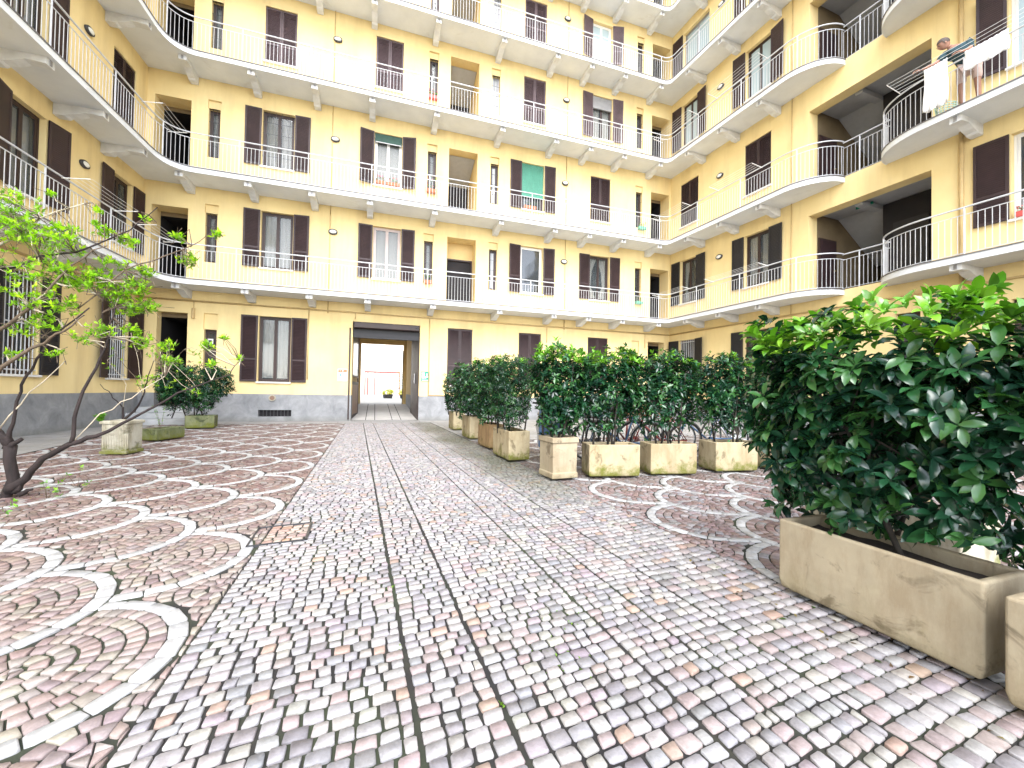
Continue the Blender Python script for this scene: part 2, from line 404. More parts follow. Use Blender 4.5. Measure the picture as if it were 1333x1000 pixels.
def narrow(W,uc,lv,w=.34,cur=None,pane='glass_frost',fr='wood_dark',grid=True):
    z0=SILL[lv]; zw=TOP[lv]-.33 if lv else 3.08; w_=w
    o=window(W,uc,lv,w=w_,kind='single',fr=fr,cur=cur,sh=None,pane=pane,z0=z0 if lv else 1.2,z1=zw,sill=False)
    if grid:
        q=MB(); hh=zw-(z0 if lv else 1.2)
        for i in (1,2): q.tube([(-w/2+w*i/3,.06,0),(-w/2+w*i/3,.06,hh)],.007,'metal_dark',4)
        for i in (1,2,3): q.tube([(-w/2,.06,hh*i/4),(w/2,.06,hh*i/4)],.007,'metal_dark',4)
        q.build('grille',o,local=True)
    return o
opsB=[];opsR=[];opsL=[];BLIND=[]
def ow(ops,W,uc,lv,w=1.0,**k):
    z0=k.get('z0') or SILL[lv]; z1=k.get('z1') or TOP[lv]; ops.append((uc-w/2,uc+w/2,z0,z1,.2)); return window(W,uc,lv,w,**k)
def on(ops,W,uc,lv,w=.34,**k):
    z0=SILL[lv] if lv else 1.2; zt=(TOP[lv]-.03) if lv else 3.62; zw=TOP[lv]-.33 if lv else 3.08
    ops.append((uc-w/2,uc+w/2,z0,zw,.2)); ops.append((uc-w/2-.02,uc+w/2+.02,zw,zt,.07)); BLIND.append((W,uc-w/2-.02,uc+w/2+.02,zw,zt)); return narrow(W,uc,lv,w,**k)
# back wall windows
for lv in range(1,6):
    w4=16.6
    if lv==1:
        ow(opsB,B,3.82,1,cur='pair',label='window with brown frame and white curtains, shutters open')
        ow(opsB,B,7.5,1,fr='frame_pink',cur='full'); ow(opsB,B,13.36,1,fr='frame_white',cur=None,pane='glass_dark',kind='single'); ow(opsB,B,w4,1,cur='tied')
    if lv==2:
        ow(opsB,B,3.78,2,cur='pair',extra=('grid',)); ow(opsB,B,7.48,2,fr='frame_white',cur='full',extra=('roller',))
        ow(opsB,B,13.36,2,cur=None,pane='glass_dark',extra=('blind',),label='window half covered by a green slatted blind'); ow(opsB,B,w4,2,kind='closed')
    if lv==3:
        ow(opsB,B,3.78,3,kind='closed'); ow(opsB,B,7.46,3,kind='closed'); ow(opsB,B,13.38,3,kind='closed'); ow(opsB,B,16.65,3,cur='pair',extra=('top',),label='window with brown shutters and a half lowered roller')
    if lv==4:
        ow(opsB,B,3.78,4,kind='closed'); ow(opsB,B,7.48,4,kind='closed'); ow(opsB,B,13.38,4,kind='closed'); ow(opsB,B,16.6,4,fr='frame_white',cur='full',pane='glass_pale')
    if lv==5:
        for u in (13.38,16.6): ow(opsB,B,u,5,kind='closed',z1=21.2)
    for i,u in enumerate((1.86,9.12,11.66,18.62)):
        if lv==5 and i<2: continue
        if lv==1 and i==1: u=9.05
        on(opsB,B,u,lv,cur='brown' if (i==3 and lv in(3,4)) else ('full' if i in (0,1) else None),pane='glass_clear' if i in(0,1,3) else 'glass_frost',fr='wood_dark' if lv<3 or i!=2 else 'metal_grey')
ow(opsB,B,3.84,0,cur='pair',pane='glass_clear',label='ground floor window with open brown shutters left of the gateway'); ow(opsB,B,10.37,0,kind='closed'); ow(opsB,B,13.34,0,kind='closed'); ow(opsB,B,16.57,0,kind='closed')
on(opsB,B,1.93,0,w=.36,pane='glass_dark',grid=False); on(opsB,B,18.52,0,w=.34,grid=True)
# right wing windows
bl='shutter_black'
ow(opsR,RW,1.12,0,.96,sh=bl,cur=None,extra=('bars',),pane='glass_dark'); ow(opsR,RW,4.52,0,1.0,sh=bl,cur=None,pane='glass_dark')
ow(opsR,RW,1.14,1,.94,sh=bl,cur='tied'); ow(opsR,RW,4.52,1,1.0,sh=bl,cur='pair')
ow(opsR,RW,1.16,2,1.05,kind='closed'); ow(opsR,RW,4.54,2,1.08,kind='closed')
ow(opsR,RW,1.14,3,.94,cur=None,pane='glass_pale'); ow(opsR,RW,4.54,3,1.04,cur=None,pane='glass_pale')
ow(opsR,RW,1.46,4,1.5,cur=None,pane='glass_pale',sides=(1,0),fr='metal_grey',z0=15.5,sw=.6); ow(opsR,RW,4.54,4,1.04,cur=None,pane='glass_pale')
for u,z in ((1.14,5),(4.54,5)): ow(opsR,RW,u,5,1.0,kind='closed',z1=21.2)
ow(opsR,RW,11.5,1,1.1,fr='frame_white',cur=None,pane='glass_dark',sides=(1,0),sh='shutter_brown',sw=.58)
ow(opsR,RW,11.42,2,1.0,fr='frame_white',cur=None,pane='glass_pale',sides=(1,1),sw=.48)
ow(opsR,RW,11.45,3,1.0,cur=None,pane='glass_pale',sw=.5)
ow(opsR,RW,9.05,0,.55,kind='single',sh=None,cur=None,pane='glass_dark',z0=1.9,z1=3.52); ow(opsR,RW,11.5,0,1.1,sh=bl,cur=None,pane='glass_dark',z1=3.5,sides=(0,1))
# left wing windows (negative positions)
ow(opsL,LW,-1.05,0,.92,cur=None,pane='glass_dark',extra=('bars',)); ow(opsL,LW,-4.33,0,.95,cur=None,pane='glass_dark',extra=('bars',),sh=bl)
ow(opsL,LW,-1.05,1,.92,cur='left'); ow(opsL,LW,-4.33,1,.95,cur='full')
ow(opsL,LW,-1.12,2,1.04,kind='closed',z0=8.6); ow(opsL,LW,-4.4,2,.95,cur='full',z0=8.4)
ow(opsL,LW,-1.12,3,1.04,kind='closed'); ow(opsL,LW,-4.4,3,.95,kind='closed')
# loggias ( u0,u1,depth )
def loggia(W,u0,u1,zf,zt,d,style,ops):
    ops.append((u0,u1,zf,zt,d)); mb=MB(); P=W.P
    if style=='corridor':
        D=d+2.4; dk='recess_dark'  # near-black walls put the unlit corridor's shade into the colour
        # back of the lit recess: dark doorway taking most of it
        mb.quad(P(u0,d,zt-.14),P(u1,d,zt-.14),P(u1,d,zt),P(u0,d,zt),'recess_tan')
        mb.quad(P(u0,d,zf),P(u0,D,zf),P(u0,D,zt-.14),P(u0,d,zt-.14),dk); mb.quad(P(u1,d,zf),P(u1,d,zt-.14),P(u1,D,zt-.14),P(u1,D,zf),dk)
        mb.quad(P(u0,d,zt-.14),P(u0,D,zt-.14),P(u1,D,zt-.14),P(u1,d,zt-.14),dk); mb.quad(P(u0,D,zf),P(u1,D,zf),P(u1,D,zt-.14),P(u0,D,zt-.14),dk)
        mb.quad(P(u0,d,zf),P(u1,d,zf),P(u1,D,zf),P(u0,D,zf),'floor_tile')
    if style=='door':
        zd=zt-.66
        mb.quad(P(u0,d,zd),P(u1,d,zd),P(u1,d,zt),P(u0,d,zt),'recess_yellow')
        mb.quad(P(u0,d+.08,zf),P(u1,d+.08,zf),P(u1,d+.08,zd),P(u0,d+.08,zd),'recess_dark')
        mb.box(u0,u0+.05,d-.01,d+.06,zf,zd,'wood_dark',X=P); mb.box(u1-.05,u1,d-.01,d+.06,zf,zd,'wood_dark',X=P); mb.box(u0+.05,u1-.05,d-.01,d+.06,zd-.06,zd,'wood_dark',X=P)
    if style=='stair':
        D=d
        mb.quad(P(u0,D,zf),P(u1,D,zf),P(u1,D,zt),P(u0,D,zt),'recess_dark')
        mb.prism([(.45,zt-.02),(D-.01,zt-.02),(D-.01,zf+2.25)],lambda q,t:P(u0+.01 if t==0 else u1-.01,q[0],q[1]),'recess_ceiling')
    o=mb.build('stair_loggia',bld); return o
for lv in range(1,6):
    z=ZF[lv]; zt=TOP[lv]-.26 if lv<5 else 21.0
    zta=[0,7.05,10.66,14.3,17.72,21][lv]
    loggia(B,.21,1.2,z,zta,.62,'corridor',opsB); loggia(B,19.28,20.3,z,zta,.64,'corridor',opsB)
    ztb=[0,7.27,10.81,14.51,17.9,21.1][lv]
    loggia(B,9.78,10.94,z,ztb,.65 if lv==1 else 1.9,'door' if lv==1 else 'stair',opsB)
loggia(B,.45,1.28,.52,3.59,.3,'corridor',opsB)
loggia(B,19.2,20.1,.12,3.62,.4,'corridor',opsB)
# stair well opening on the right wing
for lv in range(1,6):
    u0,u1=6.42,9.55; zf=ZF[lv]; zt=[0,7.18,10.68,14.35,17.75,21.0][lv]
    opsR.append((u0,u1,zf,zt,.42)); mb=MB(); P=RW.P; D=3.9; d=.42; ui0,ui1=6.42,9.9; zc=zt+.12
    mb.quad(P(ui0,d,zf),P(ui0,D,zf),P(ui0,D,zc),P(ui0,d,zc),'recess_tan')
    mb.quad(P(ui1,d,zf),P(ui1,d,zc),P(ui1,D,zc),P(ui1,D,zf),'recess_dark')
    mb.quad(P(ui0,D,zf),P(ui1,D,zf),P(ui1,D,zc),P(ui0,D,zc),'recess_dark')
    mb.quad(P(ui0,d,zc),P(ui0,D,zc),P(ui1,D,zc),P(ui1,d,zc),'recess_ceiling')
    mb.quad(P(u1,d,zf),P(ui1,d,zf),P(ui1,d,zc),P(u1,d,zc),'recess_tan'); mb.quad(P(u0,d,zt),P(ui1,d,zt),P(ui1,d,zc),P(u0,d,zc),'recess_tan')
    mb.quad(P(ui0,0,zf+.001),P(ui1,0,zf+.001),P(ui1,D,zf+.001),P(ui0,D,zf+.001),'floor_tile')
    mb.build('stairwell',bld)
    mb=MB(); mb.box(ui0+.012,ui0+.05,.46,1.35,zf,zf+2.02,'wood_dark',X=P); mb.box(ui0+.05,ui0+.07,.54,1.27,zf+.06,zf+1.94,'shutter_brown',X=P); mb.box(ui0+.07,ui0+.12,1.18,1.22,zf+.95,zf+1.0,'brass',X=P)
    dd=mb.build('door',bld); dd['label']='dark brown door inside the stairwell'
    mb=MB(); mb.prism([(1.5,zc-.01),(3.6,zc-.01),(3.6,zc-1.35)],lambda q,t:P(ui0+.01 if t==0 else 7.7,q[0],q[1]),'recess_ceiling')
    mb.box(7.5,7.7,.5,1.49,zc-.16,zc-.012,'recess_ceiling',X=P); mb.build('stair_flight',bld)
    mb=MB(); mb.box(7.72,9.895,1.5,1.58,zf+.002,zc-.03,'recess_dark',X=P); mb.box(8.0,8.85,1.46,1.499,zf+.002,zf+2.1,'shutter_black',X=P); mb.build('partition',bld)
    if lv==1: 
        mb=MB(); mb.box(7.3,7.75,.9,.96,zc-.09,zc-.02,'sign_green',X=P); q=mb.build('emergency_light',bld)
# portal
UP0,UP1=6.37,8.80; ZP=3.67
opsB.append((UP0,UP1,0,ZP,.45))
wm=wall_mesh(B,0,20.404,PL,ZTOP,opsB,'yellow_plaster')
for W,a,b,c,d in BLIND: wm.quad(W.P(a,.07,c),W.P(b,.07,c),W.P(b,.07,d),W.P(a,.07,d),'yellow_plaster')
wb=wm.build('wall',bld,fix=False)
wb['label']='yellow plastered wall facing the lane'
wall_mesh(RW,0,20.0,PL,ZTOP,opsR,'yellow_plaster').build('wall',bld,fix=False)
wall_mesh(LW,-18,0,PL,ZTOP,opsL,'yellow_plaster').build('wall',bld,fix=False)
# plinths, 2.5 cm proud
def plinth(W,U0,U1,ops):
    mb=wall_mesh(W,U0,U1,0,PL+.01,ops,'grey_plinth',y=-.025)
    us=[U0]+sorted([x for o in ops if o[3]>PL for x in o[:2]])+[U1]
    for a,b in zip(us[::2],us[1::2]): mb.quad(W.P(a,-.025,PL+.01),W.P(b,-.025,PL+.01),W.P(b,0.01,PL+.01),W.P(a,0.01,PL+.01),'grey_plinth')
    mb.build('plinth',bld,fix=False)
plinth(B,0,20.404,[(.45,1.28,.52,2,.3),(3.4,4.42,.17,.40,.14),(UP0,UP1,0,2,.45),(19.2,20.1,.12,2,.4)])
plinth(RW,0,20,[]); plinth(LW,-18,0,[])
mb=MB(); mb.box(3.4,4.42,.10,.12,.17,.40,'recess_dark',X=B.P)
for i in range(9): mb.box(3.42+i*.11,3.435+i*.11,.02,.05,.17,.40,'metal_dark',X=B.P)
mb.build('cellar_vent',bld)
mb=MB(); n=20
ring=[(3.82+.11*math.cos(2*PI*i/n),.82+.11*math.sin(2*PI*i/n)) for i in range(n)]
mb.prism(ring,lambda q,t:B.P(q[0],-.07 if t else -.02,q[1]),'planter_pale')
ring2=[(3.82+.075*math.cos(2*PI*i/n),.82+.075*math.sin(2*PI*i/n)) for i in range(n)]
mb.prism(ring2,lambda q,t:B.P(q[0],-.078 if t else -.06,q[1]),'wood_mid'); mb.build('round_vent',bld)
# roof and outer shell of the wings
mb=MB()
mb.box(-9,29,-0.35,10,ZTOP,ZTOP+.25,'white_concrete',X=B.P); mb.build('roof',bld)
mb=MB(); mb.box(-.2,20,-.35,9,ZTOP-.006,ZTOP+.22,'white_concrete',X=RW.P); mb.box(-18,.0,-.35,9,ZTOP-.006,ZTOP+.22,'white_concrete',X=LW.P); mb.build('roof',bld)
mb=MB()
mb.quad(B.P(-9,7.9,4.2),B.P(29,7.9,4.2),B.P(29,7.9,ZTOP),B.P(-9,7.9,ZTOP),'yellow_plaster')
mb.quad(B.P(-9,7.9,0),B.P(UP0,7.9,0),B.P(UP0,7.9,4.2),B.P(-9,7.9,4.2),'yellow_plaster'); mb.quad(B.P(UP1+.05,7.9,0),B.P(29,7.9,0),B.P(29,7.9,4.2),B.P(UP1+.05,7.9,4.2),'yellow_plaster')
mb.build('outer_wall',bld)
mb=MB(); mb.quad(RW.P(20,0,0),RW.P(20,9,0),RW.P(20,9,ZTOP),RW.P(20,0,ZTOP),'yellow_plaster'); mb.quad(LW.P(-18,0,0),LW.P(-18,9,0),LW.P(-18,9,ZTOP),LW.P(-18,0,ZTOP),'yellow_plaster')
mb.quad(RW.P(-8,9,0),RW.P(20,9,0),RW.P(20,9,ZTOP),RW.P(-8,9,ZTOP),'yellow_plaster'); mb.quad(LW.P(-18,9,0),LW.P(8,9,0),LW.P(8,9,ZTOP),LW.P(-18,9,ZTOP),'yellow_plaster'); mb.build('outer_wall',bld)
# passage through the rear wing
RZ=.40
def rz_(y): return RZ*min(1,max(0,(y-.3)/6.4))
mb=MB(); Lx,Rx=UP0,UP1
for a,b,mat in ((0,PL,'grey_plinth'),(PL,3.9,'recess_yellow')):
    mb.quad(B.P(Lx,.45,a),B.P(Lx,7.9,a),B.P(Lx,7.9,b),B.P(Lx,.45,b),mat); mb.quad(B.P(Rx,.45,a),B.P(Rx,.45,b),B.P(Rx,7.9,b),B.P(Rx,7.9,a),mat)
mb.quad(B.P(Lx,.45,3.9),B.P(Rx,.45,3.9),B.P(Rx,7.9,3.9),B.P(Lx,7.9,3.9),'recess_ceiling')
mb.quad(B.P(Lx,.45,ZP),B.P(Rx,.45,ZP),B.P(Rx,.45,3.9),B.P(Lx,.45,3.9),'recess_yellow')
mb.box(Rx-.16,Rx,6.9,7.2,0,3.6,'recess_yellow',X=B.P); mb.box(Lx,Rx,6.9,7.2,3.60,3.9,'recess_yellow',X=B.P); mb.box(Lx,Lx+.1,6.9,7.2,0,3.6,'recess_yellow',X=B.P)
mb.box(Rx-.2,Rx-.16,7.0,7.06,.4,3.3,'wood_dark',X=B.P)
mb.build('passage',bld)
# gate: header box, beam, leaves
gate=empty('courtyard_gate',B.P(7.6,.2,0)); tag(gate,'dark brown wooden gate standing open in the gateway with a box header above','gate')
mb=MB(); mb.box(UP0+.03,UP1-.03,-.10,.12,3.43,ZP-.012,'wood_dark',X=B.P); mb.tube([B.P(UP1-.13,-.02,3.56),B.P(UP1-.13,-.115,3.56)],.05,'metal_dark',10); mb.build('header_box',gate,bevel=.03)
mb=MB(); mb.box(UP0+.012,UP1-.012,.14,.30,3.10,ZP-.02,'shutter_black',X=B.P); mb.build('beam',gate)
def leaf(name,X0,X1,th,z0,z1,solid):
    # leaf standing along passage from (u,y)=X0 to X1
    mb=MB(); a=Vector(X0); b=Vector(X1); d=(b-a); L=d.length; d.normalize(); n=Vector((-d.y,d.x))
    def P(s,t,z): q=a+d*s+n*t; return B.P(q.x,q.y,z)
    for s0,s1,zz0,zz1 in ((0,.1,z0,z1),(L-.1,L,z0,z1),(.1,L-.1,z0,z0+.12),(.1,L-.1,z1-.12,z1),(.1,L-.1,1.35,1.47),(.1,L-.1,1.65,1.72)): mb.box(s0,s1,0,th,zz0,zz1,'wood_dark',X=P)
    if solid:
        for i in range(6): mb.box(.1+i*(L-.2)/6+.004,.1+(i+1)*(L-.2)/6-.004,.015,th-.02,z0+.12,z1-.12,'wood_dark',X=P)
    o=mb.build(name,gate)
    if not solid:
        q=MB(); q.box(.1,L-.1,th*.4,th*.6,1.72,z1-.12,'glass_pale',X=P); q.build('pane',o,fix=True)
        q=MB(); q.box(.1,L-.1,th*.3,th*.7,z0+.12,1.35,'wood_mid',X=P); q.build('panel',o)
    return o
leaf('gate_leaf',(UP0-.06,-.06),(UP0+.16,2.6),.05,.06,3.42,False)
leaf('gate_leaf',(UP1-.012,.02),(UP1-.06,3.0),-.06,.02,3.40,True)
mb=MB(); mb.quad(B.P(UP1-.35,.05,.0),B.P(UP1-.01,.05,.0),B.P(UP1-.01,6.8,.42),B.P(UP1-.35,6.8,.42),'pavement_edge')
ic=MB(); ic.box(UP1-.10,UP1-.075,.9,1.2,1.45,1.85,'metal_grey',X=B.P); ic.box(UP1-.103,UP1-.10,.97,1.13,1.68,1.80,'metal_dark',X=B.P); ic.box(UP1-.103,UP1-.10,.97,1.13,1.50,1.56,'plastic_white',X=B.P)
q=ic.build('intercom'); tag(q,'small grey intercom panel on the dark right hand leaf of the gate','intercom')
# entrance steps left
mb=MB()
for i,(d,z) in enumerate(((1.25,.17),(.92,.34),(.59,.51))): mb.box(.0+.12*i,1.75-.14*i,-d,-.026,z-.17+(.001 if i else 0),z,'step_stone',X=B.P)
q=mb.build('entrance_steps',bevel=.012); tag(q,'three grey stone steps up to the dark doorway in the left corner','steps')
# ------------------------------------------------------------------ balconies
def inter(p,d,q,e):
    det=d[0]*(-e[1])+e[0]*d[1]; x,y=q[0]-p[0],q[1]-p[1]; t=(x*(-e[1])+e[0]*y)/det; return (p[0]+t*d[0],p[1]+t*d[1])
def bez(a,c,b,n=8): return [tuple((1-t)**2*a[i]+2*t*(1-t)*c[i]+t*t*b[i] for i in (0,1)) for t in [k/n for k in range(n+1)]]
def outline(off,extra=0):
    """front edge of main slab, wall distance off"""
    l0=LW.P(-17.9,-off,0); cl=inter(LW.P(0,-off,0)[:2],LW.d,B.P(0,-off,0)[:2],B.d); cr=inter(B.P(0,-off,0)[:2],B.d,RW.P(0,-off,0)[:2],RW.d)
    def along(c,d,s): return (c[0]+d[0]*s,c[1]+d[1]*s)
    pts=[l0[:2]]+bez(along(cl,LW.d,-.95),cl,along(cl,B.d,.75),10)+bez(along(cr,B.d,-.32),cr,along(cr,RW.d,.34),7)
    k=off/1.1; a=6.25; n=14
    for i in range(n+1):
        t=PI/2*i/n; pts.append(RW.P(a+(1.22)*math.sin(t)*1.0,-off*math.cos(t),0)[:2])
    return pts
def outline2(off):
    n=14; pts=[]
    for i in range(n+1):
        t=PI/2*i/n; pts.append(RW.P(9.95-1.36*math.cos(t),-off*math.sin(t),0)[:2])
    return pts+[RW.P(19.9,-off,0)[:2]]
def slab(front,back,z0,z1,label):
    poly=front+back; mb=MB(); n=len(poly)
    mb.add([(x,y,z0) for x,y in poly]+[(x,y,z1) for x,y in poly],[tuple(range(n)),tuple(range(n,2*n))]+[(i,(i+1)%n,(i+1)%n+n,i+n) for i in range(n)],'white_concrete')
    o=mb.build('balcony_slab',bld); o['label']=label; return o
def ribbon(path,t0,t1,z0,z1,mat,mb):
    # path offset ribbon box: uses normals
    pts=[Vector(p) for p in path]; nn=[]
    for i in range(len(pts)):
        d=(pts[min(i+1,len(pts)-1)]-pts[max(i-1,0)]).normalized(); nn.append(Vector((d.y,-d.x)))
    a=[p+n*t0 for p,n in zip(pts,nn)]; b=[p+n*t1 for p,n in zip(pts,nn)]
    for i in range(len(pts)-1):
        v=[(a[i].x,a[i].y,z0),(a[i+1].x,a[i+1].y,z0),(b[i+1].x,b[i+1].y,z0),(b[i].x,b[i].y,z0)]
        mb.add(v+[(x,y,z1) for x,y,_ in v],[(0,1,2,3),(4,7,6,5),(0,4,5,1),(3,2,6,7)],mat)
def resample(path,step):
    P=[Vector(p) for p in path]; out=[]; acc=0; nxt=0; 
    for a,b in zip(P[:-1],P[1:]):
        L=(b-a).length
        while nxt<=acc+L: out.append(a+(b-a)*((nxt-acc)/L)); nxt+=step
        acc+=L
    return out
def railing(path,zf,name='railing'):
    mb=MB(); top=zf+1.10; sec=zf+.93
    fine=[tuple(p) for p in path]
    mb.tube([(x,y,top) for x,y in fine],.021,'rail_paint',6); mb.tube([(x,y,sec) for x,y in fine],.011,'rail_paint',4); mb.tube([(x,y,zf+.05) for x,y in fine],.010,'rail_paint',4)
    for i,p in enumerate(resample(path,.112)):
        if i%18==4: mb.tube([(p.x,p.y,zf),(p.x,p.y,top)],.019,'rail_paint',6,False)
        else: mb.tube([(p.x,p.y,zf+.05),(p.x,p.y,sec)],.0075,'rail_paint',4,False)
    return mb
def bracket_mesh():
    mb=MB(); w=.105
    prof=[(0,0),(0,-.27),(-.22,-.27),(-.25,-.25),(-.27,-.235),(-.42,-.205),(-.52,-.165),(-.60,-.13),(-.70,-.125),(-.97,-.15),(-.97,-.035),(-.97,0)]
    mb.prism(prof,lambda q,t:(-w if t==0 else w,q[0],q[1]),'bracket_white')
    mb.box(-.028,.028,-.985,-.971,-.13,-.02,'metal_grey')
    bm=bmesh.new(); me=mb.mesh('bracket'); bm.from_mesh(me); bmesh.ops.recalc_face_normals(bm,faces=bm.faces); bm.to_mesh(me); bm.free(); return me
BRM=bracket_mesh()
names=['','first','second','third','fourth','fifth']
frA=outline(1.05); frE=outline(1.08); frR=outline(.99)
frA2=outline2(1.05); frE2=outline2(1.08); frR2=outline2(.99)
rail_gap=[RW.P(7.42,.06,0)[:2],RW.P(8.62,.06,0)[:2]]
for lv in range(1,6):
    z0,z1=ZS[lv],ZF[lv]
    bk=[RW.P(7.40,.05,0)[:2],RW.P(0,.05,0)[:2],B.P(0,.05,0)[:2],LW.P(-17.9,.05,0)[:2]]
    s=slab(frA,bk,z0,z1-.022,names[lv]+' floor balcony slab running round the left and rear wings')
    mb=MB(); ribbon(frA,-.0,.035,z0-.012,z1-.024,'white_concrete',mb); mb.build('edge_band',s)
    mb=MB(); ribbon(frA,-.10,.055,z1-.022,z1,'slab_gap_shade',mb); mb.build('edge_gap_line',s)  # added dark strip stands for the shaded gap above the lip
    q=railing(frR,z1).build('railing',s,fix=False)
    us=[1.28,3.14,5.02,6.88,9.15,11.71,14.0,15.57,17.2,19.05]
    for u in us:
        link('bracket',BRM,s,Vector(B.P(u,-.004,z0+.0))-origin_of(s),B.a)
    for u in (2.0,3.68,5.35): link('bracket',BRM,s,Vector(RW.P(u,-.004,z0))-origin_of(s),RW.a)
    for u in (-1.96,-3.6,-5.3,-7.1): link('bracket',BRM,s,Vector(LW.P(u,-.004,z0))-origin_of(s),LW.a)
    s2=slab(frA2,[RW.P(19.9,.05,0)[:2],RW.P(8.59,.05,0)[:2]],z0,z1-.022,names[lv]+' floor balcony slab of the right wing beyond the stairwell')
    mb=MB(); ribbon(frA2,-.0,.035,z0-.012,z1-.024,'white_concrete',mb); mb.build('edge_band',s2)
    mb=MB(); ribbon(frA2,-.10,.055,z1-.022,z1,'slab_gap_shade',mb); mb.build('edge_gap_line',s2)
    railing(frR2,z1).build('railing',s2,fix=False)
    for u in (10.4,12.6): link('bracket',BRM,s2,Vector(RW.P(u,-.004,z0))-origin_of(s2),RW.a)
    mb=railing(rail_gap,z1+.0); mb.build('railing',s2,fix=False)
# pipes
def pipe(W,pts,r,mat='pipe_yellow'):
    mb=MB(); mb.tube([W.P(u,-r-.012,z) for u,z in pts],r,mat,8); return mb.build('pipe',bld,smooth=True)
pipe(B,[(.05,4.0),(20.35,3.98)],.028); pipe(RW,[(.05,3.98),(20,3.98)],.028); pipe(LW,[(-17.5,4.0),(-.05,4.0)],.028)
for u in (5.52,14.9):
    pipe(B,[(u,3.9),(u,4.33)],.022)
    for lv in range(1,5): pipe(B,[(u,ZF[lv]),(u,ZS[lv+1])],.013)
for u,z in ((4.9,1.48),(9.16,PL+.02),(14.1,3.3),(6.45,3.75),(1.45,3.45),(19.02,3.3)): pipe(B,[(u,3.97),(u,z)],.016)
mb=MB(); mb.tube([B.P(1.45,-.05,3.75),B.P(1.45,-.05,3.42)],.045,'pipe_yellow',8); mb.box(9.15,9.9,-.04,0,PL+.02,PL+.05,'wood_mid',X=B.P); mb.build('junction_box',bld)
for lv in range(0,5):
    za=ZF[lv] if lv else 3.98
    pipe(RW,[(5.86,za),(5.86,ZS[lv+1])],.014)
    pipe(RW,[(10.14,za if lv else 3.2),(10.14,ZS[lv+1])],.045)
mb=MB(); mb.box(10.0,10.22,-.16,0,3.5,3.74,'planter_pale',X=RW.P); mb.box(10.04,10.18,-.165,-.16,3.53,3.6,'metal_dark',X=RW.P); mb.build('junction_box',bld)
for u,y in ((.5,0),): 
    pass
# wall lamps
def lamp_meshes():
    a=MB(); n=20
    def ell(rx,rz): return [(rx*math.cos(2*PI*i/n),rz*math.sin(2*PI*i/n)) for i in range(n)]
    o=ell(.155,.10); i_=ell(.125,.072)
    vs=[(x,0,z) for x,z in o]+[(x,-.06,z) for x,z in o]+[(x,-.075,z) for x,z in i_]+[(x,-.05,z) for x,z in i_]
    fs=[]
    for k in range(3):
        for i in range(n): fs.append((k*n+i,k*n+(i+1)%n,(k+1)*n+(i+1)%n,(k+1)*n+i))
    a.add(vs,fs,'metal_dark'); b=MB(); rr=[(.122,.07,-.052),(.10,.058,-.082),(.05,.03,-.096)]
    vs=[];fs=[]
    for rx,rz,y in rr: vs+=[(x,y,z) for x,z in ell(rx,rz)]
    for k in range(2):
        for i in range(n): fs.append((k*n+i,k*n+(i+1)%n,(k+1)*n+(i+1)%n,(k+1)*n+i))
    fs.append(tuple(range(2*n,3*n))); b.add(vs,fs,'lamp_glass'); return a.mesh('housing',smooth=True),b.mesh('diffuser',smooth=True)
LH,LD=lamp_meshes(); fl=['ground','first','second','third','fourth']
def wlamp(W,u,z,label):
    o=empty('wall_lamp',W.P(u,-.003,z),W.a); tag(o,label,'wall lamp','oval bulkhead lamps on the yellow walls'); link('housing',LH,o); link('diffuser',LD,o)
for lv,z in ((1,6.87),(2,10.27),(3,13.96)): wlamp(B,5.62,z,'oval wall lamp between the two left rear windows, %s floor balcony'%fl[lv])
for lv,z in ((1,6.85),(2,10.28),(3,13.93),(4,17.53)): wlamp(B,14.84,z,'oval lamp on the rear wall beside the right hand thin pipe, %s floor'%fl[lv])
for lv,z in ((1,6.88),(2,10.25),(3,13.97),(4,17.46)): wlamp(RW,2.86,z,'oval wall lamp on the right wing between its first two windows, %s floor'%fl[lv])
for lv,z in ((1,6.89),(2,10.41)): wlamp(LW,-2.67,z,'oval wall lamp on the left wing, %s floor balcony'%fl[lv])
# signs
def sign(name,label,W,u0,u1,z0,z1,bgmat,marks,cat='sign'):
    mb=MB(); mb.box(u0,u1,-.018,-.003,z0,z1,bgmat,X=W.P)
    for (a,b,c,d,m_) in marks: mb.box(u0+(u1-u0)*a,u0+(u1-u0)*b,-.0215,-.018,z0+(z1-z0)*c,z0+(z1-z0)*d,m_,X=W.P)
    q=mb.build(name); tag(q,label,cat); return q
sign('notice_sign','white notice board with an orange heading and a blue mark left of the gateway',B,5.90,6.22,1.46,1.90,'plastic_white',[(.04,.96,.72,.97,'sign_orange'),(.22,.30,.8,.9,'plastic_white'),(.45,.62,.8,.9,'plastic_white'),(.18,.36,.42,.58,'sign_blue'),(.1,.9,.2,.23,'metal_grey'),(.1,.7,.12,.14,'metal_grey')])
sign('safety_sign','green and white emergency sign right of the gateway',B,8.88,9.2,1.52,1.90,'sign_green',[(.08,.42,.30,.88,'plastic_white'),(.48,.60,.30,.42,'plastic_white'),(.52,.86,.42,.52,'plastic_white'),(.62,.72,.52,.82,'plastic_white'),(.1,.9,.08,.16,'plastic_white')])
sign('house_number_plate','small blue plate with a white mark on the grey plinth of the left wing',LW,-1.02,-.84,.46,.80,'sign_blue',[(.42,.62,.3,.85,'plastic_white'),(.3,.75,.15,.3,'plastic_white')])
sign('small_notice','small square white framed notice on the narrow ground floor window',B,1.86,2.02,2.60,2.77,'plastic_white',[(.25,.75,.25,.75,'metal_dark')])
